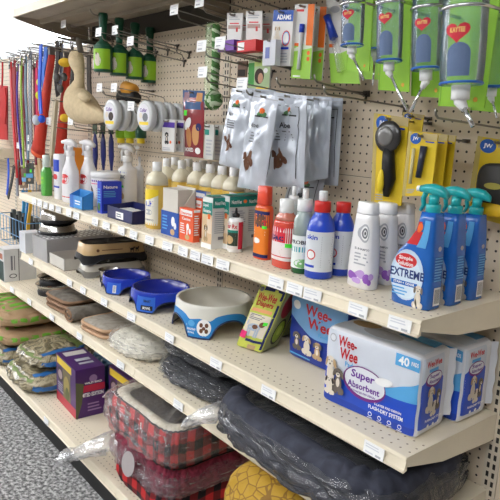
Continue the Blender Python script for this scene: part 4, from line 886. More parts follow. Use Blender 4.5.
# double diner stack
def diner(c, w, d, h, zb, m, trim, lab, art=False):
    c = Vector(c); T = thing('double_diner', lab, 'pet feeder', c + Vector((0, 0, zb)), 'two bowl diners in a stack'); N = 48
    def rr(k, ex=.5): return [(math.copysign(abs(cos(a)) ** ex, cos(a)), math.copysign(abs(sin(a)) ** ex, sin(a)), a) for a in [2 * pi * i / N for i in range(N)]]
    RZ = radians(84); rot = lambda x, y, z: Vector((x * cos(RZ) - y * sin(RZ), x * sin(RZ) + y * cos(RZ), z))
    def ring(s, z, arch=0.): return [c + rot(*(x * w / 2 * s, y * d / 2 * s, zb + z + arch * max(0, 1 - (1.25 * abs(sin(2 * a))) ** 3))) for x, y, a in rr(0)]
    mb = MB(); mb.rings([ring(1.1, 0, .9), ring(1.07, .25, .8)], trim, True, False); mb.rings([ring(1.07, .25, .8), ring(1.03, h * .45, .2)], trim, True, False); mb.build('base_trim', T)
    mb = MB(); mb.rings([ring(1.03, h * .42, .15), ring(.96, h * .96), ring(.93, h)], m, True, False); mb.build('body', T)
    mb = MB(); mb.rings([ring(.93, h), ring(.9, h - .1), ring(.0001, h - .12)], trim, True, False); mb.build('top_plate', T)
    for sx in (-.24, .24):
        cc = c + rot(sx * w, 0, zb + h - .9); r = d * .34; MB().lathe([(r * 1.12, .95), (r, .85), (r * .85, .3), (r * .6, .05), (.01, 0)], cc, BLACK if art else STEEL, 28, cap=False).build('bowl', T)
    if art:
        fm = lambda u, v, k=0.: c + rot((u - .5) * w * .8, -d / 2 * (1.02 - .07 * v) - k - .05, zb + h * (.46 + .48 * v)); L = MB(); L.lay = 2
        L.lines(fm, .2, .42, .62, .6, 1, BROWN); L.dog(fm, .8, .4, .12, .6, BLACK, BLACK, False); L.dog(fm, .9, .42, .1, .6, BLACK, BLACK, False); L.oval(fm, .12, .5, .03, .16, BROWN)
        L.build('label', T)
    return T
TANM = mat((196, 164, 116), .45, coat=.2)
diner((-71.6, -7.2, Z2), 11.0, 5.6, 2.4, 0., mat((190, 184, 170), .4, coat=.2), mat((120, 116, 108), .4), 'pale two bowl diner at the bottom of the diner stack')
diner((-71.6, -7.2, Z2), 11.6, 6.0, 3.6, 2.42, TANM, BLACK, 'tan and black two bowl diner with pet silhouettes, on top of its stack', True)
# cartons at the left end
open_tray('shipping_carton', 'shallow brown open carton with pale sides left of the diner stack', Vector((-83.7, -14.0, Z2)), 7.2, 8.0, 2.2, 2.2, mat((206, 202, 194), .6), mat((150, 106, 74), .7))
carton('punched_box', 'long grey carton topped by rows of shiny dots running back to the pegboard', 'box', (-91.8, -14.3, Z2), 7.7, 13.6, 4.4, mat((168, 166, 166), .5), 0, None, None, None, lambda mb, f: (mb.rect(f, 0, 0, 1, 1, mat((128, 126, 126), .35)), [mb.oval(f, .14 + .22 * j, .05 + .07 * i, .06, .022, WHITE, 8) and setattr(mb, 'lay', 2) for i in range(14) for j in range(4)]))
carton('white_carton', 'small white carton at the left end of the middle shelf', 'box', (-97.6, -14.9, Z2), 3.4, 3.4, 4.2, mat((222, 224, 228), .5), 0, None, lambda mb, f: mb.rect(f, .05, .05, .95, .95, mat((205, 207, 212), .5)), None)
bz = Z2 + 4.45; bx = Vector((-91.0, -9.4, bz))
steel_bowl(bx, 3.7, 2.3, 'lower upturned steel bowl with black rubber ring on the grey carton', flip=True, grp='upturned steel bowls')
steel_bowl(bx + Vector((0.2, 0, 2.31)), 3.6, 2.6, 'upper upturned steel bowl with black rubber ring, topmost of its stack', flip=True, grp='upturned steel bowls')
# ================================================================== lower shelf
FILM = film_mat('clear_crinkled_film', .05, .5, scale=7.); FILM2 = film_mat('cloudy_film', .14, .4, (240, 238, 234), 7., .9)
def pad_blob(p0, p1, m, puff=.5, ee=5., seed=0., wn=.5, nf=1.6, n=16):
    """soft cushion filling a box between two corners"""
    p0, p1 = Vector(p0), Vector(p1); d = p1 - p0
    return soft_box(p0, Vector((d.x, 0, 0)), Vector((0, d.y, 0)), Vector((0, 0, d.z)), m, n, puff, seed, ee, wn, nf)[0]
def film_over(T, p0, p1, grow=.35, m=None, seed=3., name='plastic_bag', ee=4., wn=.9):
    p0, p1 = Vector(p0) - Vector((grow, grow, 0)), Vector(p1) + Vector((grow, grow, grow)); p0.z += .03
    pad_blob(p0, p1, m or FILM, .4, ee, seed, wn * .8, 1.7, 22).build(name, T)
def film_tail(T, pts, w, m=None, name='bag_tail'):
    """twisted open end of a plastic bag: flaring crumpled sleeve along pts"""
    mb = MB(); R = []; pts = [Vector(q) for q in pts]
    for i, c in enumerate(pts):
        t = (pts[min(i + 1, len(pts) - 1)] - pts[max(i - 1, 0)]).normalized(); a = t.cross(Vector((0, 0, 1))).normalized(); b = a.cross(t); R.append([c + (a * cos(2 * pi * j / 22) * w[i] + b * sin(2 * pi * j / 22) * w[i] * .45) * (1 + .8 * noise.noise(Vector((cos(2 * pi * j / 22) * 3, sin(2 * pi * j / 22) * 3, i * .9)))) for j in range(22)])
    mb.rings(R, m or FILM2, True, False); mb.build(name, T)
TAIL = film_mat('crumpled_bag_end', .3, .25, (235, 234, 236), 12., 1.)
# white carton
Wc = mat((206, 206, 204), .5)
T0 = Vector((-110.5, -15.6, Z3))
def wside(mb, f): mb.rect(f, .0, 0, .42, 1, mat((222, 222, 220), .5)); mb.rect(f, .44, 0, .46, 1, mat((80, 80, 80), .6)); mb.oval(f, .26, .17, .12, .07, INK, 14); mb.oval(f, .26, .17, .09, .05, mat((222, 222, 220), .5), 14); mb.rect(f, .2, .35, .26, .8, GREY); mb.rect(f, .3, .35, .33, .8, GREY)
carton('white_carton', 'tall white carton standing at the left edge on the lower shelf', 'box', T0, 4.6, 7.0, 7.2, Wc, 0, None, lambda mb, f: (mb.rect(f, .0, 0, .9, .62, mat((40, 60, 54), .5)), mb.rect(f, .1, .68, .8, .85, mat((170, 96, 70), .5))), wside, lambda mb, f: mb.rect(f, 0, 0, 1, 1, mat((232, 232, 232), .5)))
# shiny steel bowls in wrap
steel_bowl((-92.5, -9.8, Z3), 3.6, 2.2, 'lower steel bowl in clear wrap beside the white carton', grp='steel bowls on the lower shelf')
T = steel_bowl((-92.2, -9.8, Z3 + 2.25), 3.3, 1.6, 'upper steel bowl stacked on another, left of the grey mats', grp='steel bowls on the lower shelf')
FEL = blotch_mat('grey_fleece', [(104, 98, 90), (134, 127, 117)], 30, .95, dist=.5); FELL = blotch_mat('pale_fleece', [(150, 143, 132), (182, 175, 163)], 30, .95, dist=.5); SUE = mat((150, 118, 92), .85); SHER = blotch_mat('cream_sherpa', [(222, 212, 190), (244, 238, 222)], 60, .95, dist=.4)
def folded_mat(name_lab, c, w, d, th, layers, m, edge, rz=0., seed=0., droop=0.):
    """mat folded in layers: rounded slab with piped edge"""
    T = thing('folded_mat', name_lab, 'pet mat', c, 'folded grey pet mats'); c = Vector(c)
    R_ = Matrix.Rotation(rz, 3, 'Z')
    for k in range(layers):
        z0 = th * k; mb = MB()
        def pt(a, b, top): 
            x, y = (2 * a - 1), (2 * b - 1); q = (abs(x) ** 6 + abs(y) ** 6) ** (1 / 6); mx = max(abs(x), abs(y)); s = mx / q if q else 1; x *= s; y *= s
            e = (1 - max(abs(x), abs(y)) ** 6) ; zz = z0 + th * .5 + (th * .5 * e if top else -th * .5 * e) + (.35 * noise.noise(Vector((x * 2 + seed, y * 2, k))) if top and k == layers - 1 else 0) * e
            return c + R_ @ Vector((x * w / 2, y * d / 2, 0)) + Vector((0, 0, zz - droop * max(0, x) * 0))
        mb.grid(lambda a, b: pt(a, b, True), 20, 20, m if k == layers - 1 else edge); mb.grid(lambda a, b: pt(1 - a, b, False), 20, 20, edge); LY = mb.build('layer', T)
        N = 60; mb = MB(); ring = []
        for i in range(N):
            a = 2 * pi * i / N; x = math.copysign(abs(cos(a)) ** .33, cos(a)); y = math.copysign(abs(sin(a)) ** .33, sin(a)); ring.append(c + R_ @ Vector((x * w / 2, y * d / 2, 0)) + Vector((0, 0, z0 + th * .5)))
        mb.tube(ring, th * .3, edge, 6, 1, True); mb.build('piping', LY)
    return T
folded_mat('thick folded grey mat with brown edging, right of the steel bowls', (-81.0, -8.0, Z3), 10.0, 12.5, 1.0, 3, FEL, SUE, radians(4), 1.)
folded_mat('pale grey mat with cream and tan edging laid flat beside the clear bags', (-65.4, -7.8, Z3), 8.6, 13.0, 1.0, 2, FELL, mat((196, 160, 128), .85), radians(6), 4.)
# rolled mat
T = thing('rolled_mat', 'rolled grey mat with tan suede end, between the folded mats', 'pet mat', (-73.2, -7.8, Z3)); mb = MB(); R = []
c0 = Vector((-73.4, -14.6, Z3 + 1.35)); c1 = Vector((-72.2, -1.2, Z3 + 1.35))
for i in range(15):
    t = i / 14; c = c0.lerp(c1, t); s = 1.35 * (1 - .1 * abs(2 * t - 1)); R.append([c + Vector((cos(2 * pi * j / 24) * s * 1.5, 0, sin(2 * pi * j / 24) * s * (1 + .04 * sin(t * 20)))) for j in range(24)])
mb.rings(R, FEL); RO = mb.build('roll', T)
mb = MB(); pts = [c0 + Vector((cos(a) * (.25 + a * .085) * 1.5, -.08, sin(a) * (.25 + a * .085))) for a in [k * .35 for k in range(36)]]; mb.tube(pts, .17, SUE, 6); mb.build('rolled_edge', RO)
# clear bags of pale fleece
WF = blotch_mat('pale_plush', [(206, 202, 188), (240, 236, 222)], 18, .9, dist=.6)
for k, (a, b, lab) in enumerate((((-60.0, -13.9, Z3), (-48.0, -3.0, Z3 + 2.6), 'pale fleece bed in clear plastic, lower one left of the black beds'), ((-61.0, -10.6, Z3 + 3.7), (-49.0, -2.4, Z3 + 6.2), 'pale fleece bed in clear plastic, lying on top of another pale one'))):
    T = thing('bagged_bed', lab, 'pet bed', (Vector(a) + Vector(b)) / 2 - Vector((0, 0, (b[2] - a[2]) / 2)), 'pale beds in clear bags'); pad_blob(a, b, WF, .5, 3.5, k * 3., .6).build('cushion', T); film_over(T, a, b, .3, FILM2, k + 2.)
# black bagged beds
BK = blotch_mat('black_plush', [(24, 25, 30), (42, 43, 50)], 24, .85, dist=.6); NB = blotch_mat('charcoal_navy_plush', [(34, 37, 50), (58, 61, 76)], 24, .8, dist=.6)
for k, (a, b, lab) in enumerate((((-46.0, -13.2, Z3), (-29.0, -1.5, Z3 + 2.6), 'black bed in clear plastic, lower of the two under the big white bowl'), ((-46.2, -12.6, Z3 + 3.65), (-28.8, -1.5, Z3 + 6.6), 'black bed in clear plastic, upper of the two under the big white bowl'))):
    T = thing('bagged_bed', lab, 'pet bed', (Vector(a) + Vector(b)) / 2 - Vector((0, 0, (b[2] - a[2]) / 2)), 'black beds in clear bags'); pad_blob(a, b, BK, .5, 3.5, k * 3. + 1, .6).build('cushion', T); film_over(T, a, b, .3, FILM, k + 5.)
# big navy bed overhanging the shelf front
a, b = Vector((-26.0, -17.6, Z3 + .05)), Vector((-.4, -1.6, Z3 + 6.0))
T = thing('bagged_bed', 'large charcoal navy bolster bed in shiny clear plastic bulging over the lower shelf', 'pet bed', (-12, -9, Z3))
def ring_path(x0, y0, x1, y1, z, r, n=56, ex=.4): return [Vector(((x0 + x1) / 2 + math.copysign(abs(cos(t)) ** ex, cos(t)) * ((x1 - x0) / 2 - r), (y0 + y1) / 2 + math.copysign(abs(sin(t)) ** ex, sin(t)) * ((y1 - y0) / 2 - r), z)) for t in [2 * pi * i / n for i in range(n)]]
def bolster(T, x0, y0, x1, y1, z, r, m, name='bolster', puff=0., cnt=18, sq=1.):
    pts = ring_path(x0, y0, x1, y1, z, r, 120); rr = [r * (1 + puff * (abs(sin(i / 120 * pi * cnt)) - .6) + .12 * noise.noise(Vector((i * .35, z, 0)))) for i in range(120)]
    mb = MB(); mb.tube(pts, rr, m, 16, sq, True); mb.build(name, T)
bolster(T, a.x, a.y, b.x, b.y, Z3 + 1.85, 1.5, NB, 'lower_bolster', .12, 20); bolster(T, a.x - .2, a.y - .3, b.x + .1, b.y, Z3 + 4.2, 1.6, NB, 'upper_bolster', .14, 17)
pad_blob((a.x + 2, a.y + 2, Z3 + .1), (b.x - 2, b.y - 1.5, Z3 + 4.4), BK, .4, 5, 2., .4).build('cushion', T)
film_over(T, (a.x, a.y, Z3 + .2), (b.x - .1, b.y, Z3 + 5.3), .35, film_mat('shiny_film', .03, .95, scale=9., strength=1.), 9., 'plastic_bag', 4.5, 1.1)
film_tail(T, [(-25.0, -16.5, Z3 + 3.0), (-26.4, -17.3, Z3 + 2.4), (-27.6, -17.8, Z3 + 1.6), (-28.6, -18.0, Z3 + .6), (-29.0, -18.2, Z3 + .2)], [1.8, 1.9, 1.6, 1.3, 1.5], TAIL)
# ================================================================== base deck
PL = plaid_mat('red_black_plaid', (196, 40, 42), (112, 24, 28), (26, 20, 26), 2.7); BUR = blotch_mat('burgundy_fleece', [(92, 22, 42), (140, 44, 66)], 40, .9, dist=1.)
def pet_bed(c0, c1, hh, m, inn, lab, puff=.16, tagm=True, top=True, n=16, grp=None):
    x0, y0, z0 = c0; x1, y1 = c1; T = thing('bolster_bed', lab, 'pet bed', ((x0 + x1) / 2, (y0 + y1) / 2, z0), grp)
    r = 2.1; N = 140; ex = .32
    def rp(s, z, pf): return [Vector(((x0 + x1) / 2 + math.copysign(abs(cos(t)) ** ex, cos(t)) * ((x1 - x0) / 2 - s - pf * (.5 - abs(sin(t * n))) ), (y0 + y1) / 2 + math.copysign(abs(sin(t)) ** ex, sin(t)) * ((y1 - y0) / 2 - s - pf * (.5 - abs(sin(t * n)))), z0 + z)) for t in [2 * pi * i / N for i in range(N)]]
    mb = MB(); mb.rings([rp(.9, 0, 0), rp(.25, .4, .2), rp(0, hh * .4, .5), rp(.15, hh * .7, .5), rp(.7, hh * .92, .25)], m, True, False); BO = mb.build('bolster', T)
    mb = MB(); mb.rings([rp(.68, hh * .92, .25), rp(1.2, hh, .1), rp(2.2, hh * .97, .0), rp(3.2, hh * .75, 0), rp(3.6, hh * .5, 0), rp(4.5, hh * .42, 0), rp((x1 - x0) / 2 - .2 if (x1 - x0) < (y1 - y0) else (y1 - y0) / 2 - .2, hh * .45, 0)], inn, True, True); mb.build('lining', T)
    mb = MB(); mb.tube(rp(.72, hh * .93, .25), .12, BLACK, 5, 1, True); mb.build('piping', BO)
    return T
BX0, BX1, BY0, BY1 = -52.6, -34.0, -18.0, -1.5
pet_bed((BX0 + 1, BY0 + .8, Z4), (BX1 - 1, BY1), 4.2, PL, SHER, 'red and black plaid bolster bed at the bottom of the bagged stack', grp=None)
T2 = pet_bed((BX0 + .6, BY0 + .6, Z4 + 4.25), (BX1 - .4, BY1), 4.4, BUR, mat((90, 40, 50), .9), 'burgundy bolster bed in the middle of the bagged stack')
T3 = pet_bed((BX0, BY0, Z4 + 8.7), (BX1, BY1), 5.9, PL, SHER, 'red and black plaid bolster bed with cream lining, top of the bagged stack')
film_over(T3, (BX0 - .2, BY0 - .2, Z4 + 9.3), (BX1 + .2, BY1 + .1, Z4 + 14.4), .45, film_mat('bed_film', .1, .55, (236, 230, 232), 5., 1.), 12., 'plastic_bag', 6., 1.2)
film_over(T2, (BX0 + .4, BY0 + .4, Z4 + 4.4), (BX1 - .2, BY1, Z4 + 7.2), .4, film_mat('bed_film_low', .09, .5, (200, 190, 196), 8., 1.), 15., 'plastic_bag', 6., 1.2)
film_tail(T2, [(-52.8, -16.8, Z4 + 5), (-54.6, -18.2, Z4 + 4), (-56.6, -19.4, Z4 + 2.6), (-58.2, -20.4, Z4 + 1.4), (-59.4, -21.0, Z4 + .6), (-60.0, -21.3, Z4 + .3)], [2.6, 2.6, 2.0, 1.5, 2.2, 2.4], TAIL)
fl = lambda u, v, k=0.: P(128 + 13 * (u - .5), 464 - 26 * (v - .5), y=BY0 - .75 - k)
mb = MB(); mb.oval(fl, .5, .5, .5, .5, mat((176, 168, 168), .5), 20, -.2); mb.oval(lambda u, v, k=0.: fl(u, v, k - .1), .5, .5, .5, .5, mat((176, 168, 168), .5), 20, -.2); mb.build('hang_label', T2)
# yellow leaf print bed
def leaf_mat():
    m, nt, b, tc = node_mat('yellow_leaf_print'); v = nt.nodes.new('ShaderNodeTexVoronoi'); v.feature = 'DISTANCE_TO_EDGE'; v.inputs['Scale'].default_value = 30; nt.links.new(tc.outputs['Object'], v.inputs['Vector'])
    l = mth(nt, 'LESS_THAN', v.outputs['Distance'], .045); nt.links.new(mixc(nt, l, lin((186, 146, 42)), lin((140, 102, 34))), b.inputs['Base Color']); b.inputs['Roughness'].default_value = .75
    bp = nt.nodes.new('ShaderNodeBump'); bp.inputs['Strength'].default_value = .6; bp.inputs['Distance'].default_value = .01; nt.links.new(v.outputs['Distance'], bp.inputs['Height']); nt.links.new(bp.outputs[0], b.inputs['Normal']); return m
q = P(222, 461, y=-18); top = q.z
T = thing('leaf_print_cushion', 'yellow cushion printed with veined leaves, below the big navy bed', 'cushion', (q.x + 6, -10, Z4))
mb = MB(); LM = leaf_mat()
mb = soft_box(Vector((q.x - .8, -18.2, Z4)), Vector((11.5, 0, 0)), Vector((0, 14, 0)), Vector((0, 0, top - Z4 - .6)), LM, 14, .6, 2., 5., .5, 1.5)[0]; mb.build('cover', T)
o = soft_box(Vector((q.x + 12, -17.5, Z4)), Vector((14.5, 0, 0)), Vector((0, 14, 0)), Vector((0, 0, top - Z4 - 2)), blotch_mat('brown_leaf_print', [(96, 66, 34), (150, 116, 50)], 22, .8), 12, .6, 6., 5., .5, 1.5)[0].build('leaf_print_cushion', org=(q.x + 18, -10, Z4)); tag(o, 'brown and gold leaf cushion right of the yellow one', 'cushion')
# purple boxes
PUR = mat((74, 36, 104), .4, coat=.2)
def pf(mb, f):
    mb.rect(f, 0, 0, 1, .2, mat((180, 44, 64), .4)); mb.rect(f, .05, .82, .8, .97, mat((226, 196, 60), .4)); mb.rect(f, .35, .2, .75, .8, mat((120, 110, 80), .5)); mb.oval(f, .22, .62, .16, .16, mat((60, 50, 60), .5), 14); mb.oval(f, .22, .62, .11, .1, mat((170, 150, 150), .5), 14); mb.lines(f, .1, .25, .4, .45, 4, LGREY); mb.oval(f, .55, .5, .14, .2, mat((168, 150, 90), .5), 12); mb.oval(f, .58, .34, .1, .14, mat((92, 100, 60), .5), 12)
def ps(mb, f): mb.rect(f, 0, .52, 1, .66, mat((190, 40, 70), .4)); mb.text(f, 'LIMITED EDITION', .12, .42, .95, .5, WHITE); mb.oval(f, .6, .78, .14, .08, mat((150, 120, 170), .4), 14); mb.text(f, 'WILD BIRD', .3, .68, .9, .72, WHITE); mb.poly(f, [(0, 0), (.0, .75), (.28, .7), (.2, .3), (.05, 0)], mat((96, 100, 66), .5)); mb.lines(f, .4, .1, .9, .3, 3, mat((150, 120, 170), .4))
def pt_(mb, f): mb.rect(f, .1, .15, .3, .9, mat((200, 196, 190), .5)); mb.rect(f, .5, .3, .62, .8, LGREY); mb.rect(f, .7, .3, .78, .8, LGREY)
a = P(57, 398, z=Z4); b_ = P(76, 419.5, z=Z4); ang = atan2(b_.y - a.y, b_.x - a.x); wv = (b_ - a).length; hp = zat(b_, 371) - Z4
carton('purple_box', 'purple carton with yellow corner flash and red base band on the base shelf', 'box', a, wv, 5.6, hp, PUR, ang, 'purple cartons', pf, ps, pt_)
carton('purple_box', 'second purple carton, set back in shadow behind the yellow flashed one', 'box', (-71.0, -8.0, Z4), 10.0, 5.6, hp, PUR, 0, 'purple cartons', pf, ps, pt_)
# hay / litter bags
ST = blotch_mat('straw_print', [(70, 66, 46), (120, 110, 84), (186, 174, 144), (110, 100, 70)], 9, .4, .4, 3., .5); SB = mat((50, 110, 176), .35, coat=.4); SG = mat((120, 140, 80), .45)
def bag(a, b, lab, m, extra, seed, rz=0., grp='printed feed bags', name='feed_bag', ee=3.6, wn=.7):
    a, b = Vector(a), Vector(b); d = b - a; d.z -= 1.0; U = Vector((cos(rz), sin(rz), 0)) * d.x; D = Vector((-sin(rz), cos(rz), 0)) * d.y
    mb, f, s, t = soft_box(a, U, D, Vector((0, 0, d.z)), m, 14, .6, seed, ee, wn, 1.4); mb.lay = 3; extra(mb, f, s, t); o = mb.build(name, org=tuple(a + (U + D) / 2)); return tag(o, lab, 'bag', grp)
def hay(mb, f, s, t):
    o = mb._l(); mb.grid(lambda a, b: f(.06 + .88 * a, .12 + .3 * b, o), 10, 4, ST); mb.rect(f, 0, .86, 1, .97, SG, 10, 2); mb.rect(t, .04, .04, .8, .6, ST, 12, 8); mb.rect(t, .05, .75, .9, .95, SG, 10, 3); mb.rect(s, 0, .3, .9, .6, SB, 8, 4); mb.rect(t, .84, .04, .97, .96, SB, 3, 10); mb.oval(f, .1, .3, .1, .2, WHITE, 12, 0, 2); mb.oval(f, .12, .28, .07, .12, SB, 12, 0, 2)
bag((-100.5, -18.4, Z4), (-84.0, -4.5, Z4 + 4.6), 'blue edged bag of straw bedding lying at the shelf front, lower one', ST, hay, 1.)
bag((-99.0, -16.6, Z4 + 4.5), (-85.5, -4.0, Z4 + 8.2), 'blue edged bag of straw bedding lying on the lower straw bag', ST, hay, 4., radians(3))
bag((-116.5, -18.6, Z4), (-101.6, -4, Z4 + 4.4), 'straw bedding bag at the left edge with a blue emblem', ST, hay, 7.)
TB = mat((50, 98, 130), .4, coat=.3)
bag((-83.6, -6.4, Z4), (-73.5, -.6, Z4 + 9.8), 'teal blue bag standing behind the purple carton', TB, lambda mb, f, s, t: (mb.oval(f, .4, .6, .25, .16, SKYB, 14, 0, 2), mb.lines(f, .2, .2, .8, .4, 3, mat((30, 60, 90), .5))), 9.)
KR = mat((168, 138, 104), .75, bump=(30., .2)); GR = mat((110, 170, 50), .6)
def kraft(mb, f, s, t):
    for k in range(9): mb.rect(f, .04 + k * .1, .5 + .12 * sin(k * 2), .11 + k * .1, .8, GR, 2, 2); mb.lay -= 1
    for k in range(6): mb.rect(s, .04 + k * .15, .5 + .1 * sin(k * 3), .15 + k * .15, .82, GR, 2, 2); mb.rect(t, .1 + k * .13, .1, .17 + k * .13, .7, GR, 2, 3); mb.lay -= 2
    mb.lay += 4
zz = Z4 + 4.75
for k in range(2):
    bag((-124, -17.6 + .5 * k, zz + 3.9 * k), (-100.6 - k, -1.4, zz + 3.9 * k + 3.8), 'brown kraft bag with green grass band, %s' % ('lying on the straw bag at left', 'topmost at the left edge')[k], KR, kraft, 11. + k, 0, 'brown kraft bags', 'kraft_bag', 4.5, .5)
# ================================================================== hanging goods on the pegboard
LG = mat((150, 205, 50), .45, coat=.2); LGD = mat((120, 175, 40), .45)
AQ = film_mat('clear_blue_plastic', .13, 1., (90, 170, 190), 3., .15); AQ2 = film_mat('clear_aqua_plastic', .16, 1., (70, 130, 205), 3., .15)
GREYB = mat((96, 116, 150), .5)
def water_bottle(top, bot, rpx, capc, tube_end, y, cardq, lab, m=AQ, heart=True):
    a, b = P(*top, y=y - 2.1), P(*bot, y=y - 2.1); r = rpx * K(b); ax = (a - b); L_ = ax.length; ax.normalize()
    c4 = [P(*q, y=y) for q in cardq]; org = (c4[2] + c4[3]) / 2
    T = thing('water_bottle', lab, 'water bottle', org, 'small animal water bottles'); hang((c4[0] + c4[1]) / 2 - Vector((0, 0, .4)), 'water bottle card %.0f inches up' % c4[0].z if False else short(lab))
    tl, tr, br, bl = c4; mb = MB(); hexslab(mb, bl, br, tr, tl, .1, LG); cm = quad_map(bl, br, tr, tl, NY); mb.oval(cm, .8, .06, .05, .02, mat((230, 170, 50), .5), 8); mb.rect(cm, .02, 0, .05, 1, LGD); mb.build('card', T)
    s1 = ax.cross(Vector((0, 1, 0))).normalized(); s2 = s1.cross(ax).normalized()
    if s2.y > 0: s2 = -s2; s1 = -s1 if False else s1
    def pt(ang, t, k=0.):
        e = 1 - .08 * max(0, 1 - t * 6); return b + ax * (L_ * t) + (s1 * cos(ang) + s2 * sin(ang)) * ((r if t > .0 else r * .9) * e + k)
    mb = MB(); n = 32; mb.rings([[pt(2 * pi * i / n, t) for i in range(n)] for t in (0, .01, .05, .12, .4, .7, 1)], m, True, True); mb.build('bottle_body', T)
    # printing on the side that faces the aisle, turned a little to the near end
    fz = lambda u, v, k=0.: pt(pi / 2 + (u - .36) * 2.0 * HS, v, k + .02)
    if heart:
        L = MB(); L.lay = 2; hv = HV; 
        hp = [(.5 + .27 * 16 * sin(t) ** 3 / 16, hv + .22 * r * 2.2 / L_ * (13 * cos(t) - 5 * cos(2 * t) - 2 * cos(3 * t) - cos(4 * t)) / 16) for t in [2 * pi * i / 20 for i in range(20)]]
        o = .04; vs = [fz(.5, hv, o)] + [fz(u, v, o) for u, v in hp]; mid = [fz(.5 + (u - .5) * .5, hv + (v - hv) * .5, o) for u, v in hp]
        vs = [vs[0]] + mid + vs[1:]; nn = 20; L.add(vs, [(0, 1 + i, 1 + (i + 1) % nn) for i in range(nn)] + [(1 + i, 1 + nn + i, 1 + nn + (i + 1) % nn, 1 + (i + 1) % nn) for i in range(nn)], mat((206, 30, 50), .4))
        hh = .07 * r * 2.2 / L_; L.lay = 6; L.text(fz, 'KAYTEE', .34, hv - hh * .2, .66, hv + hh * 1.2, mat((236, 200, 110), .4)); L.build('heart_print', T)
        L = MB(); L.lay = 2; L.rect(fz, .3, .06, .8, .26, GREYB, 6, 3); L.oval(fz, .55, .26, .25, .09, GREYB, 16, 0, 2); L.build('arch_print', T)
    MB().tube([pt(2 * pi * i / 32, .012, .01) for i in range(32)], .1, mat((40, 100, 190), .3), 6, 1, True).build('base_ring', T)
    q0 = P(*capc, y=y - 2.1); q1 = q0 - Vector((0, 0, .05)); e = P(*tube_end, y=y - 2.6); k = K(q0)
    ca = b - ax * .05; cb = ca - ax * (r * .62); mb = MB(); mb.rings([[ca + (s1 * cos(t) + s2 * sin(t)) * r * .42 for t in [2 * pi * i / 18 for i in range(18)]], [cb + (s1 * cos(t) + s2 * sin(t)) * r * .42 for t in [2 * pi * i / 18 for i in range(18)]]], WHITE, True); el = cb + (e - cb).normalized() * r * .55
    mb.tube([cb + ax * .1, cb - ax * .15, el], [r * .3, r * .28, r * .17], WHITE, 12); CP = mb.build('cap', T)
    mb = MB(); mb.tube([el - (e - el).normalized() * .1, e], r * .115, CHROME, 12); mb.build('sipper_tube', CP)
    # wire ring that holds the bottle to its card
    tt = .62 if top[1] < 0 else .6; mb = MB(); cc = b + ax * (L_ * RT); pts = [cc + (s1 * cos(t) + s2 * sin(t)) * (r * 1.06) for t in [pi * .0 + pi * i / 14 for i in range(15)]]
    pts = [pts[0] + Vector((0, (y - pts[0].y), 0))] + pts + [pts[-1] + Vector((0, (y - pts[-1].y), 0))]; mb.tube(pts, .14, CHROME, 8); mb.build('wire_hanger', T)
HS = 1.; HV, RT = .5, .68
water_bottle((503, -22), (492, 88), 12, (490, 92), (497, 118), -7, [(492, -22), (522, -22), (512, 114), (470, 110)], 'water bottle partly cut off at the right edge, on its lime card', AQ, False)
HV, RT = .5, .69
water_bottle((354, -14), (352, 46), 11.5, (350, 50), (364, 80), -9, [(350, -14), (374, -14), (369, 71), (346, 70)], 'leftmost clear blue water bottle, short tube pointing right, in front of a lime card', AQ2)
water_bottle((378, -16), (375, 50), 9, (374, 56), (373, 86), -5.5, [(366, -16), (386, -16), (384, 80), (362, 79)], 'water bottle half hidden between the leftmost one and the next', AQ2, False)
water_bottle((391, -22), (389, 62), 13, (388, 68), (407, 110), -9.5, [(384, -22), (412, -22), (409, 92), (378, 90)], 'clear blue water bottle third from left, steel tube slanting right', AQ2)
HV, RT = .46, .64
water_bottle((429, -26), (426, 70), 15, (425, 75), (410, 113), -8.5, [(414, -26), (450, -26), (442, 98), (411, 96)], 'clear water bottle whose steel tube slants left, beside the biggest bottle', AQ)
HV, RT = .44, .66
water_bottle((468, -30), (461, 85), 22, (455, 92), (473, 126), -11.5, [(452, -30), (504, -30), (484, 108), (438, 106)], 'biggest nearest clear water bottle with a red heart, on a wide lime card', AQ)
# flat cards
LGM = mat((160, 210, 80), .45)
def syr(mb, f):
    mb.rect(f, 0, 0, 1, .46, LGM); mb.poly(f, [(0, .4), (1, .5), (1, .42), (0, .36)], mat((214, 224, 200), .5)); mb.rect(f, .68, .45, 1, 1, mat((238, 120, 40), .5)); mb.oval(f, .84, .35, .08, .03, ORANGE); mb.oval(f, .84, .27, .08, .03, ORANGE); mb.rect(f, .1, .9, .5, .93, RED); mb.rect(f, .05, .44, .4, .48, ORANGE); mb.rect(f, .1, .02, .5, .04, WHITE)
def syrp(T, mp, W, H):
    a, b = mp(.45, .12, .25), mp(.5, .62, .25); MB().tube([a, b], .22, mat((222, 226, 226), .3), 10).build('syringe_barrel', T); MB().tube([b, b + (b - a) * .22], .3, BLUE, 10).build('plunger', T)
CW = mat((222, 220, 216), .45, coat=.2)
card('dosing_syringe_card', 'white, orange and lime card with a small blue topped syringe', 'carded item', [(295, 4), (315, 4), (310, 79), (291, 78)], -6.5, CW, .15, 'syringe cards', syr, syrp)
card('dosing_syringe_card', 'orange and lime card peeking out behind the front syringe card', 'carded item', [(295, 4), (315, 4), (310, 79), (291, 78)], -4.6, CW, .15, 'syringe cards', syr, None, -6.5, False)
def blb(mb, f): mb.rect(f, 0, 0, 1, .35, LGM); mb.poly(f, [(0, .3), (1, .42), (1, .3)], LGM); mb.oval(f, .35, .86, .2, .04, LGREY); mb.rect(f, .02, .42, .2, .46, ORANGE)
def blbp(T, mp, W, H):
    a, b = mp(.08, .78, .35), mp(.3, .52, .35); MB().tube([a, a.lerp(b, .3), b], [.45, .38, .5], mat((24, 60, 170), .35, coat=.3), 12).build('handle', T); c = mp(.48, .14, .35); MB().tube([b, c], [.38, .5], FILM2, 10).build('clear_tube', T)
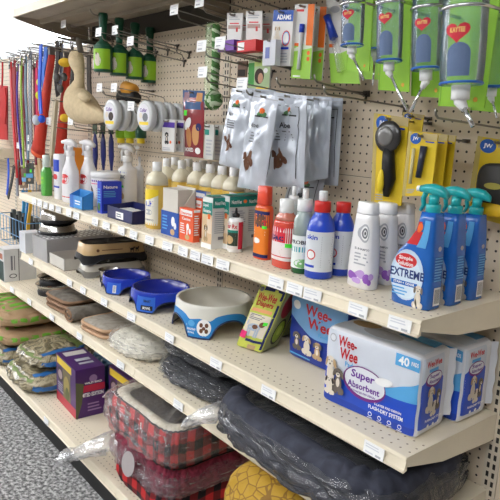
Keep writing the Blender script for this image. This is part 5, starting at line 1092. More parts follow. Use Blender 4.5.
card('pet_brush_card', 'lime and white card with a royal blue handled tube, left of the water bottles', 'carded item', [(326, -2), (350, -4), (360, 84), (331, 83)], -4.0, CW, .15, None, blb, blbp)
def adams(mb, f):
    mb.rect(f, 0, .8, 1, 1, mat((30, 80, 170), .4)); mb.text(f, 'ADAMS', .2, .83, .9, .92, WHITE); mb.oval(f, .72, .5, .2, .14, RED, 18); mb.oval(f, .72, .5, .16, .12, SKYB, 18); mb.oval(f, .72, .5, .13, .1, CW, 18); mb.dog(f, .28, .6, .36, .26, DOGW, DOGT); mb.rect(f, .3, .3, .9, .34, BLUE); mb.lines(f, .45, .05, .9, .25, 4, LGREY)
card('flea_treatment_card', 'white card with blue top band reading ADAMS and a puppy', 'carded item', [(274, 10), (294, 10), (290, 66), (269, 66)], -7.0, CW, .5, None, adams)
p1, p2 = P(263.5, 66, y=-8.2), P(276, 66, y=-8.2); tz = zat(p1, 41); tag(MB().box((p1.x, -8.4, p1.z), (p2.x, -7.6, tz), mat((216, 218, 226), .45)).box((p1.x + .5, -8.45, p1.z + .8), (p1.x + 1.2, -8.4, tz - .8), mat((120, 130, 190), .5)).build('leaflet_pack', org=(p1.x, -8, p1.z)), 'small white leaflet pack in front of the blue topped card', 'leaflet'); hang(Vector(((p1.x + p2.x) / 2, -8, tz - .1)), 'small white leaflet pack')
for i, (q, c, lab) in enumerate((([(227, 13), (243, 13), (241, 42), (227, 42)], PURPLE, 'white flea collar card with a purple box below'), ([(246, 11), (262, 11), (262, 42), (246, 42)], RED, 'white flea collar card with a red box below'))):
    def fc(mb, f): mb.lines(f, .15, .75, .85, .9, 2, LGREY); mb.rect(f, .1, .45, .9, .58, mat((170, 140, 130), .5)); mb.rect(f, .62, .35, .75, .5, RED); mb.rect(f, .2, .62, .8, .66, RED)
    def fp(T, mp, W, H): 
        mb = MB(); a, b = mp(-.05, -.02, .1), mp(1.1, -.32, .1); mb.box((a.x, a.y - 1.2, b.z), (b.x, a.y + .2, a.z), c); mb.box((a.x + .2, a.y - 1.22, b.z + .2), (a.x + (b.x - a.x) * .4, a.y - 1.2, a.z - .2), WHITE); mb.build('box', T)
    card('flea_collar_card', lab, 'carded item', q, -7, CW, .15, 'flea collar cards', fc, fp)
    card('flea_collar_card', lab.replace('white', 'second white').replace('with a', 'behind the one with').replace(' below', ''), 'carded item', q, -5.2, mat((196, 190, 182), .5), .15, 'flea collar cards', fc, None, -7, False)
def baby(mb, f): mb.rect(f, 0, 0, 1, 1, mat((176, 200, 150), .5)); mb.rect(f, .0, .2, .28, .9, mat((70, 160, 70), .5)); mb.rect(f, .28, .78, .95, .95, mat((190, 220, 120), .5)); mb.oval(f, .52, .48, .22, .24, DOGB, 16); mb.oval(f, .58, .42, .12, .16, mat((200, 150, 120), .6), 14); mb.oval(f, .8, .64, .1, .08, WHITE); mb.rect(f, .4, .02, .95, .14, YELLOW)
card('treat_card', 'pale green picture card tucked above the grey pouches', 'carded item', [(249, 60), (271, 58), (269, 92), (248, 92)], -5.5, CW, .2, None, baby)
def dk(mb, f): mb.rect(f, .1, .1, .9, .5, mat((60, 50, 44), .6))
card('treat_card', 'dark pictured card half hidden left of the pale green one', 'carded item', [(238, 61), (247, 61), (246, 78), (237, 78)], -4, mat((140, 110, 90), .5), .2, None, dk)
# rope toys
GRN = mat((76, 120, 62), .8); GRW = mat((196, 210, 180), .8)
c = P(213, 30, y=-7); T = thing('rope_toy', 'green and white braided rope toy with a big knot ball at the bottom', 'pet toy', P(213, 110, y=-7))
def rope(pts, r, n=3, turns=7):
    pts = [Vector(p) for p in pts]; out = []
    for s in range(n):
        path = []
        for i in range(48):
            t = i / 47; f_ = t * (len(pts) - 1); k = min(int(f_), len(pts) - 2); c = pts[k].lerp(pts[k + 1], f_ - k); a = 2 * pi * (turns * t + s / n); path.append(c + Vector((cos(a) * r * .55, sin(a) * r * .55, 0)))
        out.append(path)
    return out
mb = MB()
for i, pth in enumerate(rope([P(216, 26, y=-7), P(216, 60, y=-7), P(214, 92, y=-7)], .55)): mb.tube(pth, .33, (GRN, GRW, GRN)[i], 6)
mb.build('braid', T); mb = MB(); kc = P(213.5, 100, y=-7)
for i in range(7):
    R_ = Matrix.Rotation(i * pi / 7, 3, 'Y') @ Matrix.Rotation(.5 * (i % 3 - 1), 3, 'X')
    mb.tube([kc + R_ @ Vector((cos(t) * 1.05, sin(t) * 1.05 * .85, 0)) for t in [2 * pi * j / 24 for j in range(24)]], .36, (GRN, GRW)[i % 2], 7, 1, True)
mb.ell(kc, (.95, .85, .95), GRN); mb.build('knot', T)
hang(P(216, 27, y=-7), 'green rope toy'); mb = MB(); a = P(206, 24, y=-6.2); b_ = P(212, 92, y=-6.2); mb.grid(lambda u, v: Vector((a.x + (b_.x - a.x + 1) * u, -6.2 - .3 * sin(pi * u), b_.z + (a.z - b_.z) * v)), 6, 10, film_mat('green_film', .3, .4, (130, 190, 110), 6., .5)); mb.build('clear_sleeve', T)
# denim pack
def den(mb, f):
    mb.rect(f, 0, .72, 1, 1, mat((52, 84, 130), .6), 6, 3); mb.rect(f, .08, .84, .34, .97, mat((130, 90, 100), .5), 2); mb.rect(f, .66, .84, .92, .97, mat((190, 130, 60), .5), 2); mb.poly(f, [(.05, .72), (.35, .84), (.65, .84), (.95, .72)], mat((120, 30, 40), .5)); mb.rect(f, .1, .62, .28, .7, STICK)
    mb.oval(f, .35, .5, .2, .08, WHITE, 14, .3, 2); mb.oval(f, .4, .3, .14, .16, mat((196, 134, 84), .5), 14, .4, 2); mb.oval(f, .72, .34, .15, .16, mat((206, 150, 96), .5), 14, -.3, 2); mb.oval(f, .84, .46, .1, .06, NAVY, 10); mb.text(f, 'SMOKED', .1, .08, .6, .14, WHITE); mb.oval(f, .8, .1, .12, .05, WHITE, 12)
pouch('treat_pouch', 'dark red treat pouch with denim blue top hanging beside the rope toy', 'treat pouch', [(183, 90), (205, 91), (203, 158), (184, 156)], -7, mat((140, 34, 44), .3, coat=.6), .5, None, den, .08)
def leaf(mb, f): mb.rect(f, 0, .75, 1, .92, mat((90, 60, 160), .5)); mb.dog(f, .4, .42, .4, .4, BLACK, BLACK); mb.oval(f, .72, .3, .08, .05, ORANGE); mb.lines(f, .1, .03, .9, .14, 2, LGREY)
lfn = ['front', 'second', 'third', 'rear']
for i in range(4):
    card('leaflet_pack', 'narrow white and purple pack left of the denim pouch, %s of four' % lfn[i], 'carded item', [(162, 119), (175, 120), (174, 152), (162, 151)], -9 + 1.5 * i, CW, .3, 'white and purple packs', leaf, None, -9, i == 0)
for i in range(3):
    card('leaflet_pack', 'narrow white pack right of the denim pouch, %s of three' % lfn[(0, 1, 3)[i]], 'carded item', [(205, 124), (214, 125), (213, 160), (204, 159)], -7 + 1.6 * i, mat((206, 206, 200), .45), .25, 'plain white packs', lambda mb, f: (mb.rect(f, 0, .7, .5, .85, TEAL), mb.lines(f, .2, .1, .9, .6, 5, LGREY)), None, -7, i == 0)
# grey foil treat pouches
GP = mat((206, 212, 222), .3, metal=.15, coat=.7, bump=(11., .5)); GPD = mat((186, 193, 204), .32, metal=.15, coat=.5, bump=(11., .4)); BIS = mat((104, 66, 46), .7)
def alo(detail):
    def ex(mb, f):
        mb.lay = 3; mb.oval(f, .55, .8, .14, .03, mat((70, 120, 70), .5), 12, 0, 1); mb.oval(f, .55, .835, .07, .03, ORANGE, 10); mb.rect(f, .4, .77, .8, .785, INK, 3)
        if detail:
            for u0, v0, u1, v1 in ((.12, .1, .135, .87), (.86, .1, .875, .87), (.12, .87, .875, .876)): mb.rect(f, u0, v0, u1, v1, INK, 2, 12)
            mb.text(f, 'Aloe', .42, .64, .7, .7, INK)
        else: mb.text(f, 'Aloe', .3, .66, .55, .71, GREY)
        mb.lines(f, .3, .5, .75, .62, 4, GREY)
        for k, (x, y) in enumerate(((.3, .36), (.42, .31), (.36, .27), (.5, .36), (.56, .3), (.45, .25))): mb.oval(f, x, y, .085, .04, (BIS, BROWN)[k % 2], 10, k * .7, 2)
    return ex
NM = 'grey foil treat pouch '
pouch('treat_pouch', NM + 'at the back right, top corner above the front ones', 'treat pouch', [(316, 98), (343, 98), (338, 186), (314, 184)], -2.5, GPD, .5, 'grey foil treat pouches', alo(1), .1)
pouch('treat_pouch', NM + 'half covered by the wide framed one, to its right', 'treat pouch', [(306, 96), (332, 97), (328, 178), (304, 182)], -4.2, GPD, .5, 'grey foil treat pouches', None, .25)
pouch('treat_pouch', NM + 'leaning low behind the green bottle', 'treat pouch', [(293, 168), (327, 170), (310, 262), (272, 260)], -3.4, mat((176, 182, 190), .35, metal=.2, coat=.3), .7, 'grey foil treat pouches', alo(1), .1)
pouch('treat_pouch', NM + 'with a dark printed frame, widest and frontmost', 'treat pouch', [(274, 92), (307, 96), (304, 188), (263, 186)], -8.0, GP, .8, 'grey foil treat pouches', alo(1), .4)
pouch('treat_pouch', NM + 'hanging at the left, first of the group', 'treat pouch', [(232, 88), (252, 90), (243, 170), (219, 164)], -10.2, GP, .8, 'grey foil treat pouches', alo(0), .45)
pouch('treat_pouch', NM + 'twisted in the middle between the left one and the framed one', 'treat pouch', [(254, 92), (279, 97), (264, 192), (237, 187)], -10.6, GP, .8, 'grey foil treat pouches', alo(0), .5)
pouch('treat_pouch', NM + 'behind the top of the left and middle ones', 'treat pouch', [(246, 88), (276, 90), (268, 150), (240, 150)], -6.0, GPD, .6, 'grey foil treat pouches', None, .15)
# yellow grooming cards
YC = mat((228, 196, 44), .4, coat=.3); CLR = film_mat('blister_plastic', .06, .45, scale=3., strength=.1)
def jw(mb, f): mb.rect(f, 0, 0, .12, 1, mat((190, 170, 100), .4)); mb.oval(f, .27, .9, .19, .085, mat((28, 90, 180), .4), 20); mb.text(f, 'JW', .17, .865, .38, .93, WHITE); mb.rect(f, .5, .9, 1, 1, mat((190, 170, 120), .4)); mb.rect(f, .62, .86, .92, .88, BLUE); mb.lines(f, .15, .04, .45, .12, 3, LGREY)
def grp1(T, mp, W, H):
    mb = MB(); c = mp(.6, .77, .8); mb.ell(c, (W * .36, .5, W * .36), mat((46, 44, 44), .3, coat=.5), 20, 12); TH_ = mb.build('trimmer_head', T)
    mb = MB(); c = mp(.58, .77, 1.2); mb.ell(c, (W * .22, .3, W * .22), mat((120, 118, 116), .2, coat=.6), 16, 10); mb.build('clear_dome', TH_)
    mb = MB(); mb.tube([mp(.6, .68, .6), mp(.64, .48, .7), mp(.66, .3, .6), mp(.6, .1, .5)], [W * .12, W * .15, W * .16, W * .07], BLACK, 12); HN_ = mb.build('handle', T)
    mb = MB(); mb.ell(mp(.56, .27, 1.3), (W * .08, .35, H * .13), YELLOW, 12, 10); mb.build('yellow_grip', HN_)
card('grooming_card', 'yellow grooming card holding a black round headed trimmer with yellow grip', 'carded item', [(374, 113), (409, 118), (401, 206), (371, 203)], -6.5, YC, .12, 'yellow grooming cards', jw, grp1)
def grp2(T, mp, W, H): MB().tube([mp(.66, .8, .4), mp(.58, .3, .4)], [W * .1, W * .08], mat((40, 44, 64), .4, coat=.3), 10).build('comb_handle', T); MB().tube([mp(.3, .75, .3), mp(.3, .2, .3)], W * .05, mat((210, 200, 150), .4), 8).build('clear_tool', T)
card('grooming_card', 'yellow grooming card with a slim navy tool, in front of two more', 'carded item', [(409, 131), (438, 135), (431, 196), (402, 196)], -7.5, YC, .12, 'yellow grooming cards', jw, grp2)
card('grooming_card', 'yellow grooming card just behind the slim navy tool one', 'carded item', [(409, 131), (438, 135), (431, 196), (402, 196)], -5.9, YC, .12, 'yellow grooming cards', jw, None, -7.5, False)
card('grooming_card', 'yellow grooming card rearmost of the three on that hook', 'carded item', [(409, 131), (438, 135), (431, 196), (402, 196)], -4.6, YC, .12, 'yellow grooming cards', jw, None, -7.5, False)
card('grooming_card', 'yellow grooming card showing above and behind the trimmer', 'carded item', [(403, 112), (424, 115), (419, 150), (400, 150)], -2.8, YC, .12, 'yellow grooming cards', jw)
def grp3(T, mp, W, H):
    mb = MB(); c = mp(.72, .46, .6); R = []
    for k, (s, d) in enumerate(((.8, 0), (1, .25), (1, .7), (.85, .95))): R.append([c + Vector((math.copysign(abs(cos(t)) ** .6, cos(t)) * W * .42 * s, -d, math.copysign(abs(sin(t)) ** .6, sin(t)) * H * .27 * s)) for t in [2 * pi * i / 28 for i in range(28)]])
    mb.rings(R, mat((44, 42, 40), .5)); mb.oval(lambda u, v, k=0.: c + Vector(((u - .5) * W * .5, -1.0 - k, (v - .5) * H * .2)), .5, .5, .4, .2, mat((150, 140, 60), .5), 14); mb.build('brush_pad', T)
    mb = MB(); R = []; c = mp(.66, .17, .6)
    for k, (s, d) in enumerate(((.8, 0), (1, .3), (1, .8), (.8, 1.05))): R.append([c + Vector((math.copysign(abs(cos(t)) ** .6, cos(t)) * W * .44 * s, -d, math.copysign(abs(sin(t)) ** .6, sin(t)) * H * .09 * s)) for t in [2 * pi * i / 28 for i in range(28)]])
    mb.rings(R, mat((224, 178, 30), .4, coat=.3)); mb.build('yellow_grip', T)
card('grooming_card', 'wide yellow card with black and yellow palm brush at the right edge', 'carded item', [(478, 136), (522, 143), (508, 226), (466, 215)], -2.3, YC, .12, 'yellow grooming cards', jw, grp3)
# green lint rollers
DG = mat((20, 84, 60), .35, coat=.3); RLG = mat((150, 200, 40), .45)
LX = P(152, 39, y=0).x; LF = P(103, 17, x=LX); LB = P(101.5, 72, x=LX)
for i, lb in enumerate(('nearest the aisle, leftmost', 'second from left', 'third from left', 'rightmost, nearest the pegboard')):
    yy = LF.y + 2.95 * i; dz = -.36 * i; tpz = LF.z + .6 + dz; c = Vector((LX, yy, LB.z + dz)); r = 1.55; zt = c.z + (LF.z - LB.z) * .48
    T = thing('lint_roller', 'dark green lint roller with lime label, %s' % lb, 'lint roller', c, 'green lint rollers'); cc = c
    cyl((cc.x, cc.y, 0), r, c.z, zt, DG, 24, .08).build('roll', T)
    n0 = Vector((LX, yy, zt)); n1 = Vector((LX, yy, tpz)); mb = MB(); mb.tube([n0 - Vector((0, 0, .1)), n0.lerp(n1, .06), n0.lerp(n1, .17), n0.lerp(n1, .6), n0.lerp(n1, .93), n1], [r * .95, r * .75, r * .36, r * .4, r * .54, r * .46], DG, 14); mb.build('handle', T)
    fm = lambda u, v, k=0., cc=cc, c=c, r=r, zt=zt: Vector((cc.x + cos(radians(200 + 180 * u)) * (r + k), cc.y + sin(radians(200 + 180 * u)) * (r + k), c.z + (zt - c.z) * v))
    L = MB(); L.grid(lambda a, b: fm(a, .1 + .76 * b, .03), 16, 3, RLG); L.lay = 3; L.oval(fm, .55, .4, .12, .2, DOGW, 12, 0, 2); L.oval(fm, .53, .6, .09, .1, DOGW, 12, 0, 2); L.oval(fm, .5, .68, .03, .05, BROWN, 8); L.rect(fm, .24, .12, .36, .42, WHITE, 2); L.lines(fm, .3, .68, .7, .84, 2, DG); L.build('label', T)
# white collar tins, two rows of discs facing the aisle
TIN = mat((206, 208, 208), .3, coat=.3); TIR = mat((160, 164, 166), .35)
def tin(c, rz_, lab, first):
    T = thing('collar_tin', lab, 'collar tin', c - Vector((0, 0, rz_)), 'round white collar tins'); mb = MB(); R = []
    for r_, d in ((.96, 0), (1, -.12), (1, -.85), (.94, -1.0), (.8, -1.02)): R.append([c + Vector((cos(t) * rz_ * r_, d, sin(t) * rz_ * r_)) for t in [2 * pi * i / 36 for i in range(36)]])
    mb.rings(R, TIN); mb.build('case', T)
    if first is not None:
        fm = lambda u, v, k=0.: c + Vector(((u - .5) * 2 * rz_, -1.03 - k, (v - .5) * 2 * rz_)); L = MB(); L.oval(fm, .5, .5, .38, .38, mat((222, 220, 226), .4), 26); L.rect(fm, .2, .2, .8, .3, YELLOW); L.text(fm, 'Collar', .24, .62, .7, .74, PURPLE); L.oval(fm, .6, .45, .18, .14, GREY if first else DOGB, 14); L.oval(fm, .3, .5, .1, .1, DOGW, 10); L.build('label', T)
for (px, py, n_, wd, row) in ((115.5, 115, 3, 1.55, 'left'), (150, 116, 5, 1.7, 'right')):
    c0 = P(px, py, y=-10.2); rr_ = 15 * K(c0); hang(Vector((c0.x, -10.3, c0.z + rr_ * .9)), 'white collar tins, %s row' % row)
    for i in range(n_): tin(c0 + Vector((0, wd * i, -.04 * i)), rr_, 'white round collar tin in the %s row, %s from the aisle' % (row, nm[i]), (0 if row == 'left' else 1) if i == 0 else None)
# green capped tubes under the tins, navy brushes behind
for i, x in enumerate((121, 130, 141)):
    c = P(x, 134, y=-4); k = K(c); r = 5.5 * k; T = thing('shampoo_tube', 'lime and dark green tube hanging under the collar tins, %s from left' % nm[i], 'tube', c - Vector((0, 0, 1)), 'tubes under the collar tins'); cyl(c, r, -.7, .6, (RLG, RLG, DG)[i]).build('cap', T); cyl(c, r * .9, .6, 1.9, DG).build('tube_body', T); cyl(c, r * .7, -1.6, -.7, YELLOW).build('yellow_sleeve', T); hang(c + Vector((0, 0, 1.7)), 'tube under the collar tins, %s from left' % nm[i])
NVB = mat((26, 34, 110), .35, coat=.3)
for i, x in enumerate((95, 103, 111)):
    a = P(x, 132, y=-5 + i); b_ = P(x + .5, 172, y=-5 + i); T = thing('pet_brush', 'navy blue brush hanging behind the trigger bottles, %s from left' % nm[i], 'brush', b_, 'navy brushes'); mb = MB(); mb.tube([a, a.lerp(b_, .25), a.lerp(b_, .6), b_], [.25, .8, .85, .3], NVB, 12, .5); mb.build('brush_body', T); MB().box((a.x - .9, a.y - .1, a.z - .4), (a.x + .9, a.y + .05, a.z + 1.8), mat((60, 84, 60), .5)).build('hang_card', T); hang(a + Vector((0, 0, 1.5)), 'navy brush %s from left' % nm[i])
tag(MB().tube([P(126, 88, y=-5), P(134, 90, y=-5)], [1.2, 1.0], mat((216, 150, 50), .5), 12).tube([P(122, 97, y=-5), P(136, 98, y=-5)], [1.2, 1.0], BLACK, 12).build('grooming_glove', org=P(128, 94, y=-5)), 'orange and black glove half hidden under the lint rollers', 'glove'); hang(P(128, 88, y=-5), 'orange and black glove')
# ---------------------------------------------------------------- plush duck
PLB = mat((216, 195, 158), .95, bump=(260., .5), var=(60., .08)); YEL = mat((240, 196, 60), .9, bump=(200., .4)); Y0 = -9.5
D_ = lambda x, y, k=0.: P(x, y, y=Y0 + k)
T = thing('plush_duck', 'beige plush duck with yellow beak and foot hanging on a hook', 'plush toy', D_(82, 122))
k = K(D_(80, 90)); mb = MB(); pts = [D_(77, 51.3), D_(77, 52.5), D_(76.5, 56), D_(76.5, 61), D_(78.5, 68), D_(79.5, 78), D_(78, 87), D_(76, 97), D_(78.5, 104.5), D_(86.5, 109), D_(94.5, 113.5), D_(101, 116.5), D_(106, 118.5)]
rr = [r * k for r in (2.5, 6, 8.8, 9.4, 7.4, 5.6, 8.6, 14.5, 17.5, 15, 10, 6, 2)]
# smooth the path
def smooth(pts, rr, n=5):
    out, ro = [], []; L = len(pts)
    for i in range(L - 1):
        p0, p1, p2, p3 = pts[max(i - 1, 0)], pts[i], pts[i + 1], pts[min(i + 2, L - 1)]; r0, r1, r2, r3 = rr[max(i - 1, 0)], rr[i], rr[i + 1], rr[min(i + 2, L - 1)]
        for j in range(n):
            t = j / n; h = lambda a, b, c, d: .5 * ((2 * b) + (c - a) * t + (2 * a - 5 * b + 4 * c - d) * t * t + (3 * b - a - 3 * c + d) * t ** 3); out.append(h(p0, p1, p2, p3)); ro.append(max(.05, h(r0, r1, r2, r3)))
    return out + [pts[-1]], ro + [rr[-1]]
sp_, sr = smooth(pts, rr); mb.tube(sp_, sr, PLB, 24, .8); mb.build('body', T)
mb = MB(); mb.ell(D_(84, 97, -2.0), (10.5 * k, .8, 4.0 * k), PLB, 20, 12, Matrix.Rotation(radians(12), 3, 'Y')); mb.build('wing', T)
mb = MB(); mb.ell(D_(65, 62.5, -.6), (6.6 * k, 1.2, 4.4 * k), YEL, 18, 12, Matrix.Rotation(radians(-8), 3, 'Y')); mb.build('beak', T)
mb = MB(); mb.ell(D_(64.5, 118, -1), (3.4 * k, .9, 4.2 * k), YEL, 16, 10); mb.build('foot', T)
mb = MB(); mb.tube([D_(81, 52), D_(79, 44), D_(78, 38)], [.55, .6, .35], mat((110, 102, 92), .8), 10, .5); mb.build('hang_strap', T); hang(D_(78, 39), 'plush duck')
# red tapered tubes
RT_ = mat((196, 56, 38), .75, bump=(60., .3)); RE = mat((226, 92, 50), .75)
for i, (a, b_, r0, r1, y, lab) in enumerate((((52, 54), (38, 151), 5.2, 11.2, -9.5, 'long red tapered fabric tube with an orange rim, left of the plush duck'), ((68, 58), (60, 156), 5.0, 9.5, -6.0, 'second red tapered tube, hanging between the first and the duck'))):
    p0, p1 = P(*a, y=y), P(*b_, y=y); k = K(p0); T = thing('tapered_tube_toy', lab, 'pet toy', p1, 'red tapered tubes'); n = 9
    pts = [p0.lerp(p1, t / n) for t in range(n + 1)]; MB().tube(pts, [(r0 + (r1 - r0) * (t / n) ** 1.2) * k * (1 + .05 * sin(t * 2.2)) for t in range(n + 1)], RT_, 20, .55).build('tube_body', T)
    d = (p1 - p0).normalized(); MB().tube([p1 - d * .2, p1 + d * .6], [r1 * k * 1.05] * 2, RE, 20, .55).build('rim', T)
    hang(p0 + Vector((0, 0, .9)), ('first', 'second')[i] + ' red tapered tube'); MB().box((p0.x - .5, p0.y - .6, p0.z - .2), (p0.x + .5, p0.y + .4, p0.z + 1.2), mat((90, 84, 80), .5)).build('hang_clip', T)
# leashes, collars and harnesses
def strap(pth, w, y, m, lab, name='leash', cat='leash', grp='leashes and collars', clip=True, th=.12, spec=None):
    c = [P(*q, y=y) for q in pth]; k = K(c[0]); hang(c[0] + Vector((0, 0, 1.03 if clip else -.15)), lab.split(',')[0]); T = thing(name, lab, cat, c[-1], grp); c, _ = smooth(c, [1.] * len(c), 4); w *= 1.35; mb = MB(); R = []
    for i, p in enumerate(c):
        t = (c[min(i + 1, len(c) - 1)] - c[max(i - 1, 0)]).normalized(); s = t.cross(Vector((0, 1, 0))).normalized() * (w * k / 2); n_ = Vector((0, th, 0)); R.append([p - s - n_, p + s - n_, p + s + n_, p - s + n_])
    mb.rings(R, m, False); mb.build('webbing', T)
    if clip:
        p = c[0]; mb = MB(); mb.tube([p + Vector((cos(t) * .55, -.05, .5 + sin(t) * .6)) for t in [2 * pi * j / 14 for j in range(14)]], .12, STEEL, 6, 1, True); mb.tube([p + Vector((0, -.2, .1)), p + Vector((0, -.25, -1.6))], [.3, .2], STEEL, 8); mb.build('snap_hook', T)
    return T
def weave(name, a, b, sc): 
    m, nt, b_, tc = node_mat(name); w_ = nt.nodes.new('ShaderNodeTexChecker'); w_.inputs['Scale'].default_value = sc; w_.inputs[1].default_value = (*lin(a), 1); w_.inputs[2].default_value = (*lin(b), 1); nt.links.new(tc.outputs['Object'], w_.inputs[0]); nt.links.new(w_.outputs[0], b_.inputs['Base Color']); b_.inputs['Roughness'].default_value = .45; return m
CH = weave('chain_link_weave', (150, 156, 164), (84, 88, 98), 90); DR = mat((150, 28, 36), .7); PR = mat((80, 50, 150), .7); LI = mat((150, 190, 60), .7); PK = mat((216, 46, 96), .7); RB = mat((30, 86, 214), .6); GB_ = mat((120, 144, 160), .7); MA = mat((120, 26, 44), .7)
strap([(14, 60), (14, 90), (15, 130), (20, 185)], 8, -6, DR, 'wide dark red leash, leftmost of the leash row')
strap([(10.5, 62), (11, 84), (13, 120), (17, 178)], 3.4, -8, RED, 'narrow bright red leash in front of the wide dark red one')
strap([(18, 64), (17, 90), (18, 120), (22, 165)], 2.2, -9, PR, 'thin purple leash over the dark red webbing')
strap([(21.5, 58), (21, 90), (22, 120), (24, 168)], 2.0, -9.5, LI, 'thin lime green leash hanging by the purple one')
strap([(26, 56), (25.5, 90), (27, 120), (28, 160)], 4, -7.2, GB_, 'grey blue leash beside the chain leash')
strap([(30.2, 52), (30, 90), (30.5, 120), (31, 152)], 5.6, -9, CH, 'silver chain mesh leash, brightest grey in the row')
strap([(23, 66), (24, 100), (26, 140), (30, 182)], 3, -4.5, MA, 'maroon leash hanging furthest back in the row')
strap([(34, 62), (34.5, 95), (35, 130), (36, 165)], 3.2, -7, MA, 'maroon strap right of the chain leash')
strap([(36.6, 60), (36.6, 90), (37, 115), (38, 140)], 2.8, -8.5, PK, 'hot pink strap between the chain and blue leashes')
BLS = strap([(41, 44), (40.5, 60), (39.5, 85), (40.5, 105), (41, 114)], 5, -11.8, RB, 'thick royal blue leash in front of the red tube', clip=False)
RTY = strap([(48, 46), (47, 60), (45, 72), (46, 90)], 6, -8.5, mat((60, 110, 200), .7), 'light blue bunched rope toy behind the red tube', 'rope_toy', 'pet toy', None, False, .5)
HT = strap([(57, 42), (58, 62), (56, 76), (58, 96)], 6, -7.6, mat((70, 66, 66), .8), 'charcoal harness strap beside the red tube', 'harness', 'harness', 'harness straps')
strap([(62, 44), (61, 52), (62, 60), (60, 84)], 4, -6.8, mat((150, 160, 190), .8), 'pale blue grey strap between charcoal ones', 'harness', 'harness', 'harness straps')
strap([(72, 46), (71, 60), (72, 80), (70, 100)], 5, -3.0, mat((84, 80, 78), .8), 'charcoal strap just left of the duck neck', 'harness', 'harness', 'harness straps')
strap([(89, 56), (89, 80), (90, 100), (90, 116)], 6, -5, mat((84, 78, 72), .8), 'brown grey strap hanging right of the duck neck', 'harness', 'harness', 'harness straps', False)
strap([(56, 100), (54, 125), (52, 150), (51, 166)], 4.5, -10.5, mat((190, 176, 150), .8), 'cream frayed rope hanging over the first red tube', 'rope_toy', 'pet toy', None, False, .3)
for i, (x, y, r) in enumerate(((57, 78, 4.5), (60.5, 89, 4.2), (64, 77, 4))):
    c = P(x, y, y=-10.6 + i * .5); k = K(c); MB().ell(c, (r * k, .6, r * k), mat((78, 76, 74), .5, coat=.2), 14, 8, None, .3).build('buckle', HT)
for i, (x, y) in enumerate(((44.5, 82.5), (43.5, 95.5))): MB().ell(P(x - 4, y, y=-8.2), (.85, .85, .9), mat((214, 214, 60), .95)).build('tennis_ball', RTY)
MB().ell(P(48, 57, y=-8.3), (1.0, .8, 1.3), mat((40, 70, 190), .8), nz=.5).build('knot', RTY)
for i, (x, y, m) in enumerate(((36.5, 120, mat((214, 220, 230), .8)), (41.5, 119, RB))): MB().ell(P(x, y, y=-12), (.75, .75, .95), m, nz=.4).build('knot', BLS)
# red harness at the left edge
T = thing('harness', 'bright red harness hanging at the left edge of the display', 'harness', P(3, 150, y=-4)); hm = mat((190, 34, 32), .75, bump=(50., .2))
hang(P(2.5, 62, y=-5), 'red harness'); MB().tube([P(2.5, 62, y=-5), P(2.5, 75, y=-5), P(2, 88, y=-5)], [.45] * 3, hm, 8, .4).build('strap', T)
mp_ = quad_map(P(-14, 138, y=-5), P(7, 140, y=-5), P(7, 86, y=-5), P(-12, 84, y=-5), NY); mb = MB(); mb.grid(lambda a, b: mp_(a, b, .5 * sin(pi * a) * sin(pi * b)), 10, 12, hm); mb.grid(lambda a, b: mp_(1 - a, b, -.3), 10, 12, hm); mb.build('chest_panel', T)
MB().tube([P(5, 88, y=-5.5), P(6, 105, y=-5.5), P(5, 124, y=-5.5)], [.5] * 3, hm, 8, .4).build('strap', T)
# blue wire rack with combs, lower left
BW = mat((104, 150, 190), .35, metal=.4)
p0, p1 = P(1, 236, y=-8), P(24, 165, y=-8); T = thing('wire_basket', 'pale blue wire basket rack holding combs at the lower left', 'basket', (p0.x, -5, p0.z))
p1.x = min(p1.x, -102)
mb = MB()
for k in range(9):
    x = p0.x + (p1.x - p0.x) * k / 8; mb.tube([(x, -8, p0.z + 6), (x, -8, p0.z - 1), (x, -2, p0.z - 1), (x, -1.8, p1.z)], .1, BW, 5)
for z in (p0.z - 1, p0.z + 2, p0.z + 6): mb.tube([(p0.x, -8, z), (p1.x, -8, z), (p1.x, -2, z), (p0.x, -2, z)], .12, BW, 5, 1, True)
for z in (p1.z - 4, p1.z): mb.tube([(p0.x, -1.8, z), (p1.x, -1.8, z)], .12, BW, 5)
mb.build('wire_frame', T)
MB().box((p0.x, -1.7, p1.z - 3), (p0.x + 1, .1, p1.z - 2.5), WIRE).box((p1.x - 1, -1.7, p1.z - 3), (p1.x, .1, p1.z - 2.5), WIRE).build('wall_arm', T)
for k in range(5):
    x = p0.x + 1.3 + (p1.x - p0.x - 2.6) * k / 4; T = thing('pet_comb', 'dark grey comb standing in the blue wire basket, %s from left' % nm[k], 'comb', (x, -5, p0.z - .85), 'combs in the wire basket'); MB().box((x - .7, -5.4, p0.z - .9), (x + .7, -4.6, p0.z + 7), mat((84, 88, 86), .5)).build('comb_card', T); MB().tube([(x, -5.5, p0.z), (x, -5.6, p0.z + 6.2)], [.5, .35], BLACK, 8).build('handle', T)
strap([(8, 158), (8.5, 175), (7, 195)], 2.6, -8, RB, 'royal blue strap above the wire basket', 'leash', 'leash', 'low hanging straps', False)
strap([(14, 166), (12, 180), (8, 198)], 3.2, -8.5, BLACK, 'black strap slanting above the wire basket', 'leash', 'leash', 'low hanging straps', False)
strap([(17.5, 160), (17, 175), (17.5, 196)], 4, -6.5, mat((150, 150, 160), .6), 'grey strap beside the black slanting one', 'leash', 'leash', 'low hanging straps', False)
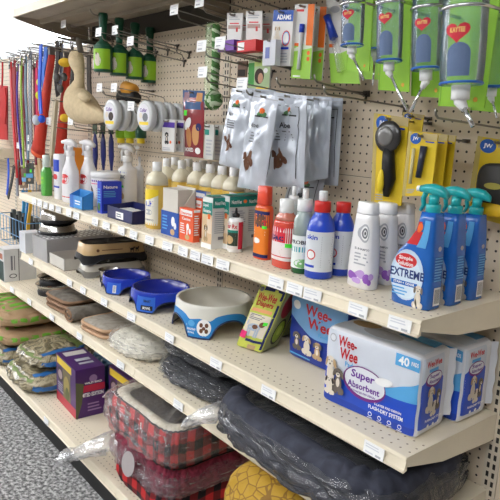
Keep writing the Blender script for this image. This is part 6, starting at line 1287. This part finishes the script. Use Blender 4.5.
for i, (x, c_) in enumerate(((23, (60, 160, 214)), (27, (40, 130, 200)), (29.5, (214, 170, 50)))):
    strap([(x, 190), (x + 1, 205), (x - 1, 220), (x - 2, 240)], 1.8, -4 - i, mat(c_, .6), ('sky blue cord', 'deeper blue cord', 'yellow cord')[i] + ' hanging behind the left end of the shelves', 'cord', 'leash', 'cords behind the shelf end', False, .35)
for i, (x, y, c_) in enumerate(((24, 176, (120, 92, 66)), (30, 172, (60, 64, 60)))):
    card('treat_card', ('brown picture card with a blue band left of the green soap', 'dark green card right of the brown picture card')[i], 'carded item', [(x - 4, y - 9), (x + 3, y - 9), (x + 3, y + 12), (x - 4, y + 12)], -4 - i, mat(c_, .5), .2, None, lambda mb, f: (mb.rect(f, 0, .3, 1, .5, SKYB), mb.rect(f, .55, .55, .85, .7, STICK), mb.oval(f, .5, .2, .2, .08, TAN)))
c = P(39, 172, y=-4); tag(MB().tube([c + Vector((cos(t) * 1.1, 0, sin(t) * 2.6)) for t in [2 * pi * j / 20 for j in range(20)]], .5, mat((220, 190, 150), .8), 8, 1, True).build('ring_toy', org=c), 'cream and orange ring toy behind the green soap bottle', 'pet toy'); hang(c + Vector((0, 0, 2.6)), 'cream ring toy')
# ================================================================== light, camera
for o_ in bpy.data.objects:
    if 'o' in o_: del o_['o']
sc = bpy.context.scene
w = bpy.data.worlds.new('World'); sc.world = w; w.use_nodes = True
w.node_tree.nodes['Background'].inputs[0].default_value = (.93, .97, 1., 1); w.node_tree.nodes['Background'].inputs[1].default_value = .9
cam = bpy.data.cameras.new('camera'); co = bpy.data.objects.new('camera', cam); COL.objects.link(co)
cam.sensor_fit = 'HORIZONTAL'; cam.sensor_width = 36; cam.lens = 36 * FL / 500; cam.clip_start = .01; cam.clip_end = 100
M = Matrix((( _r.x, -_d.x, -_f.x), (_r.y, -_d.y, -_f.y), (_r.z, -_d.z, -_f.z))).to_4x4(); M.translation = CAM * S; co.matrix_world = M
sc.camera = co
sc.view_settings.view_transform = 'Standard'; sc.view_settings.look = 'None'; sc.view_settings.exposure = 0.42; sc.view_settings.gamma = 1
sc.view_settings.use_curve_mapping = False
sc.cycles.transparent_max_bounces = 24
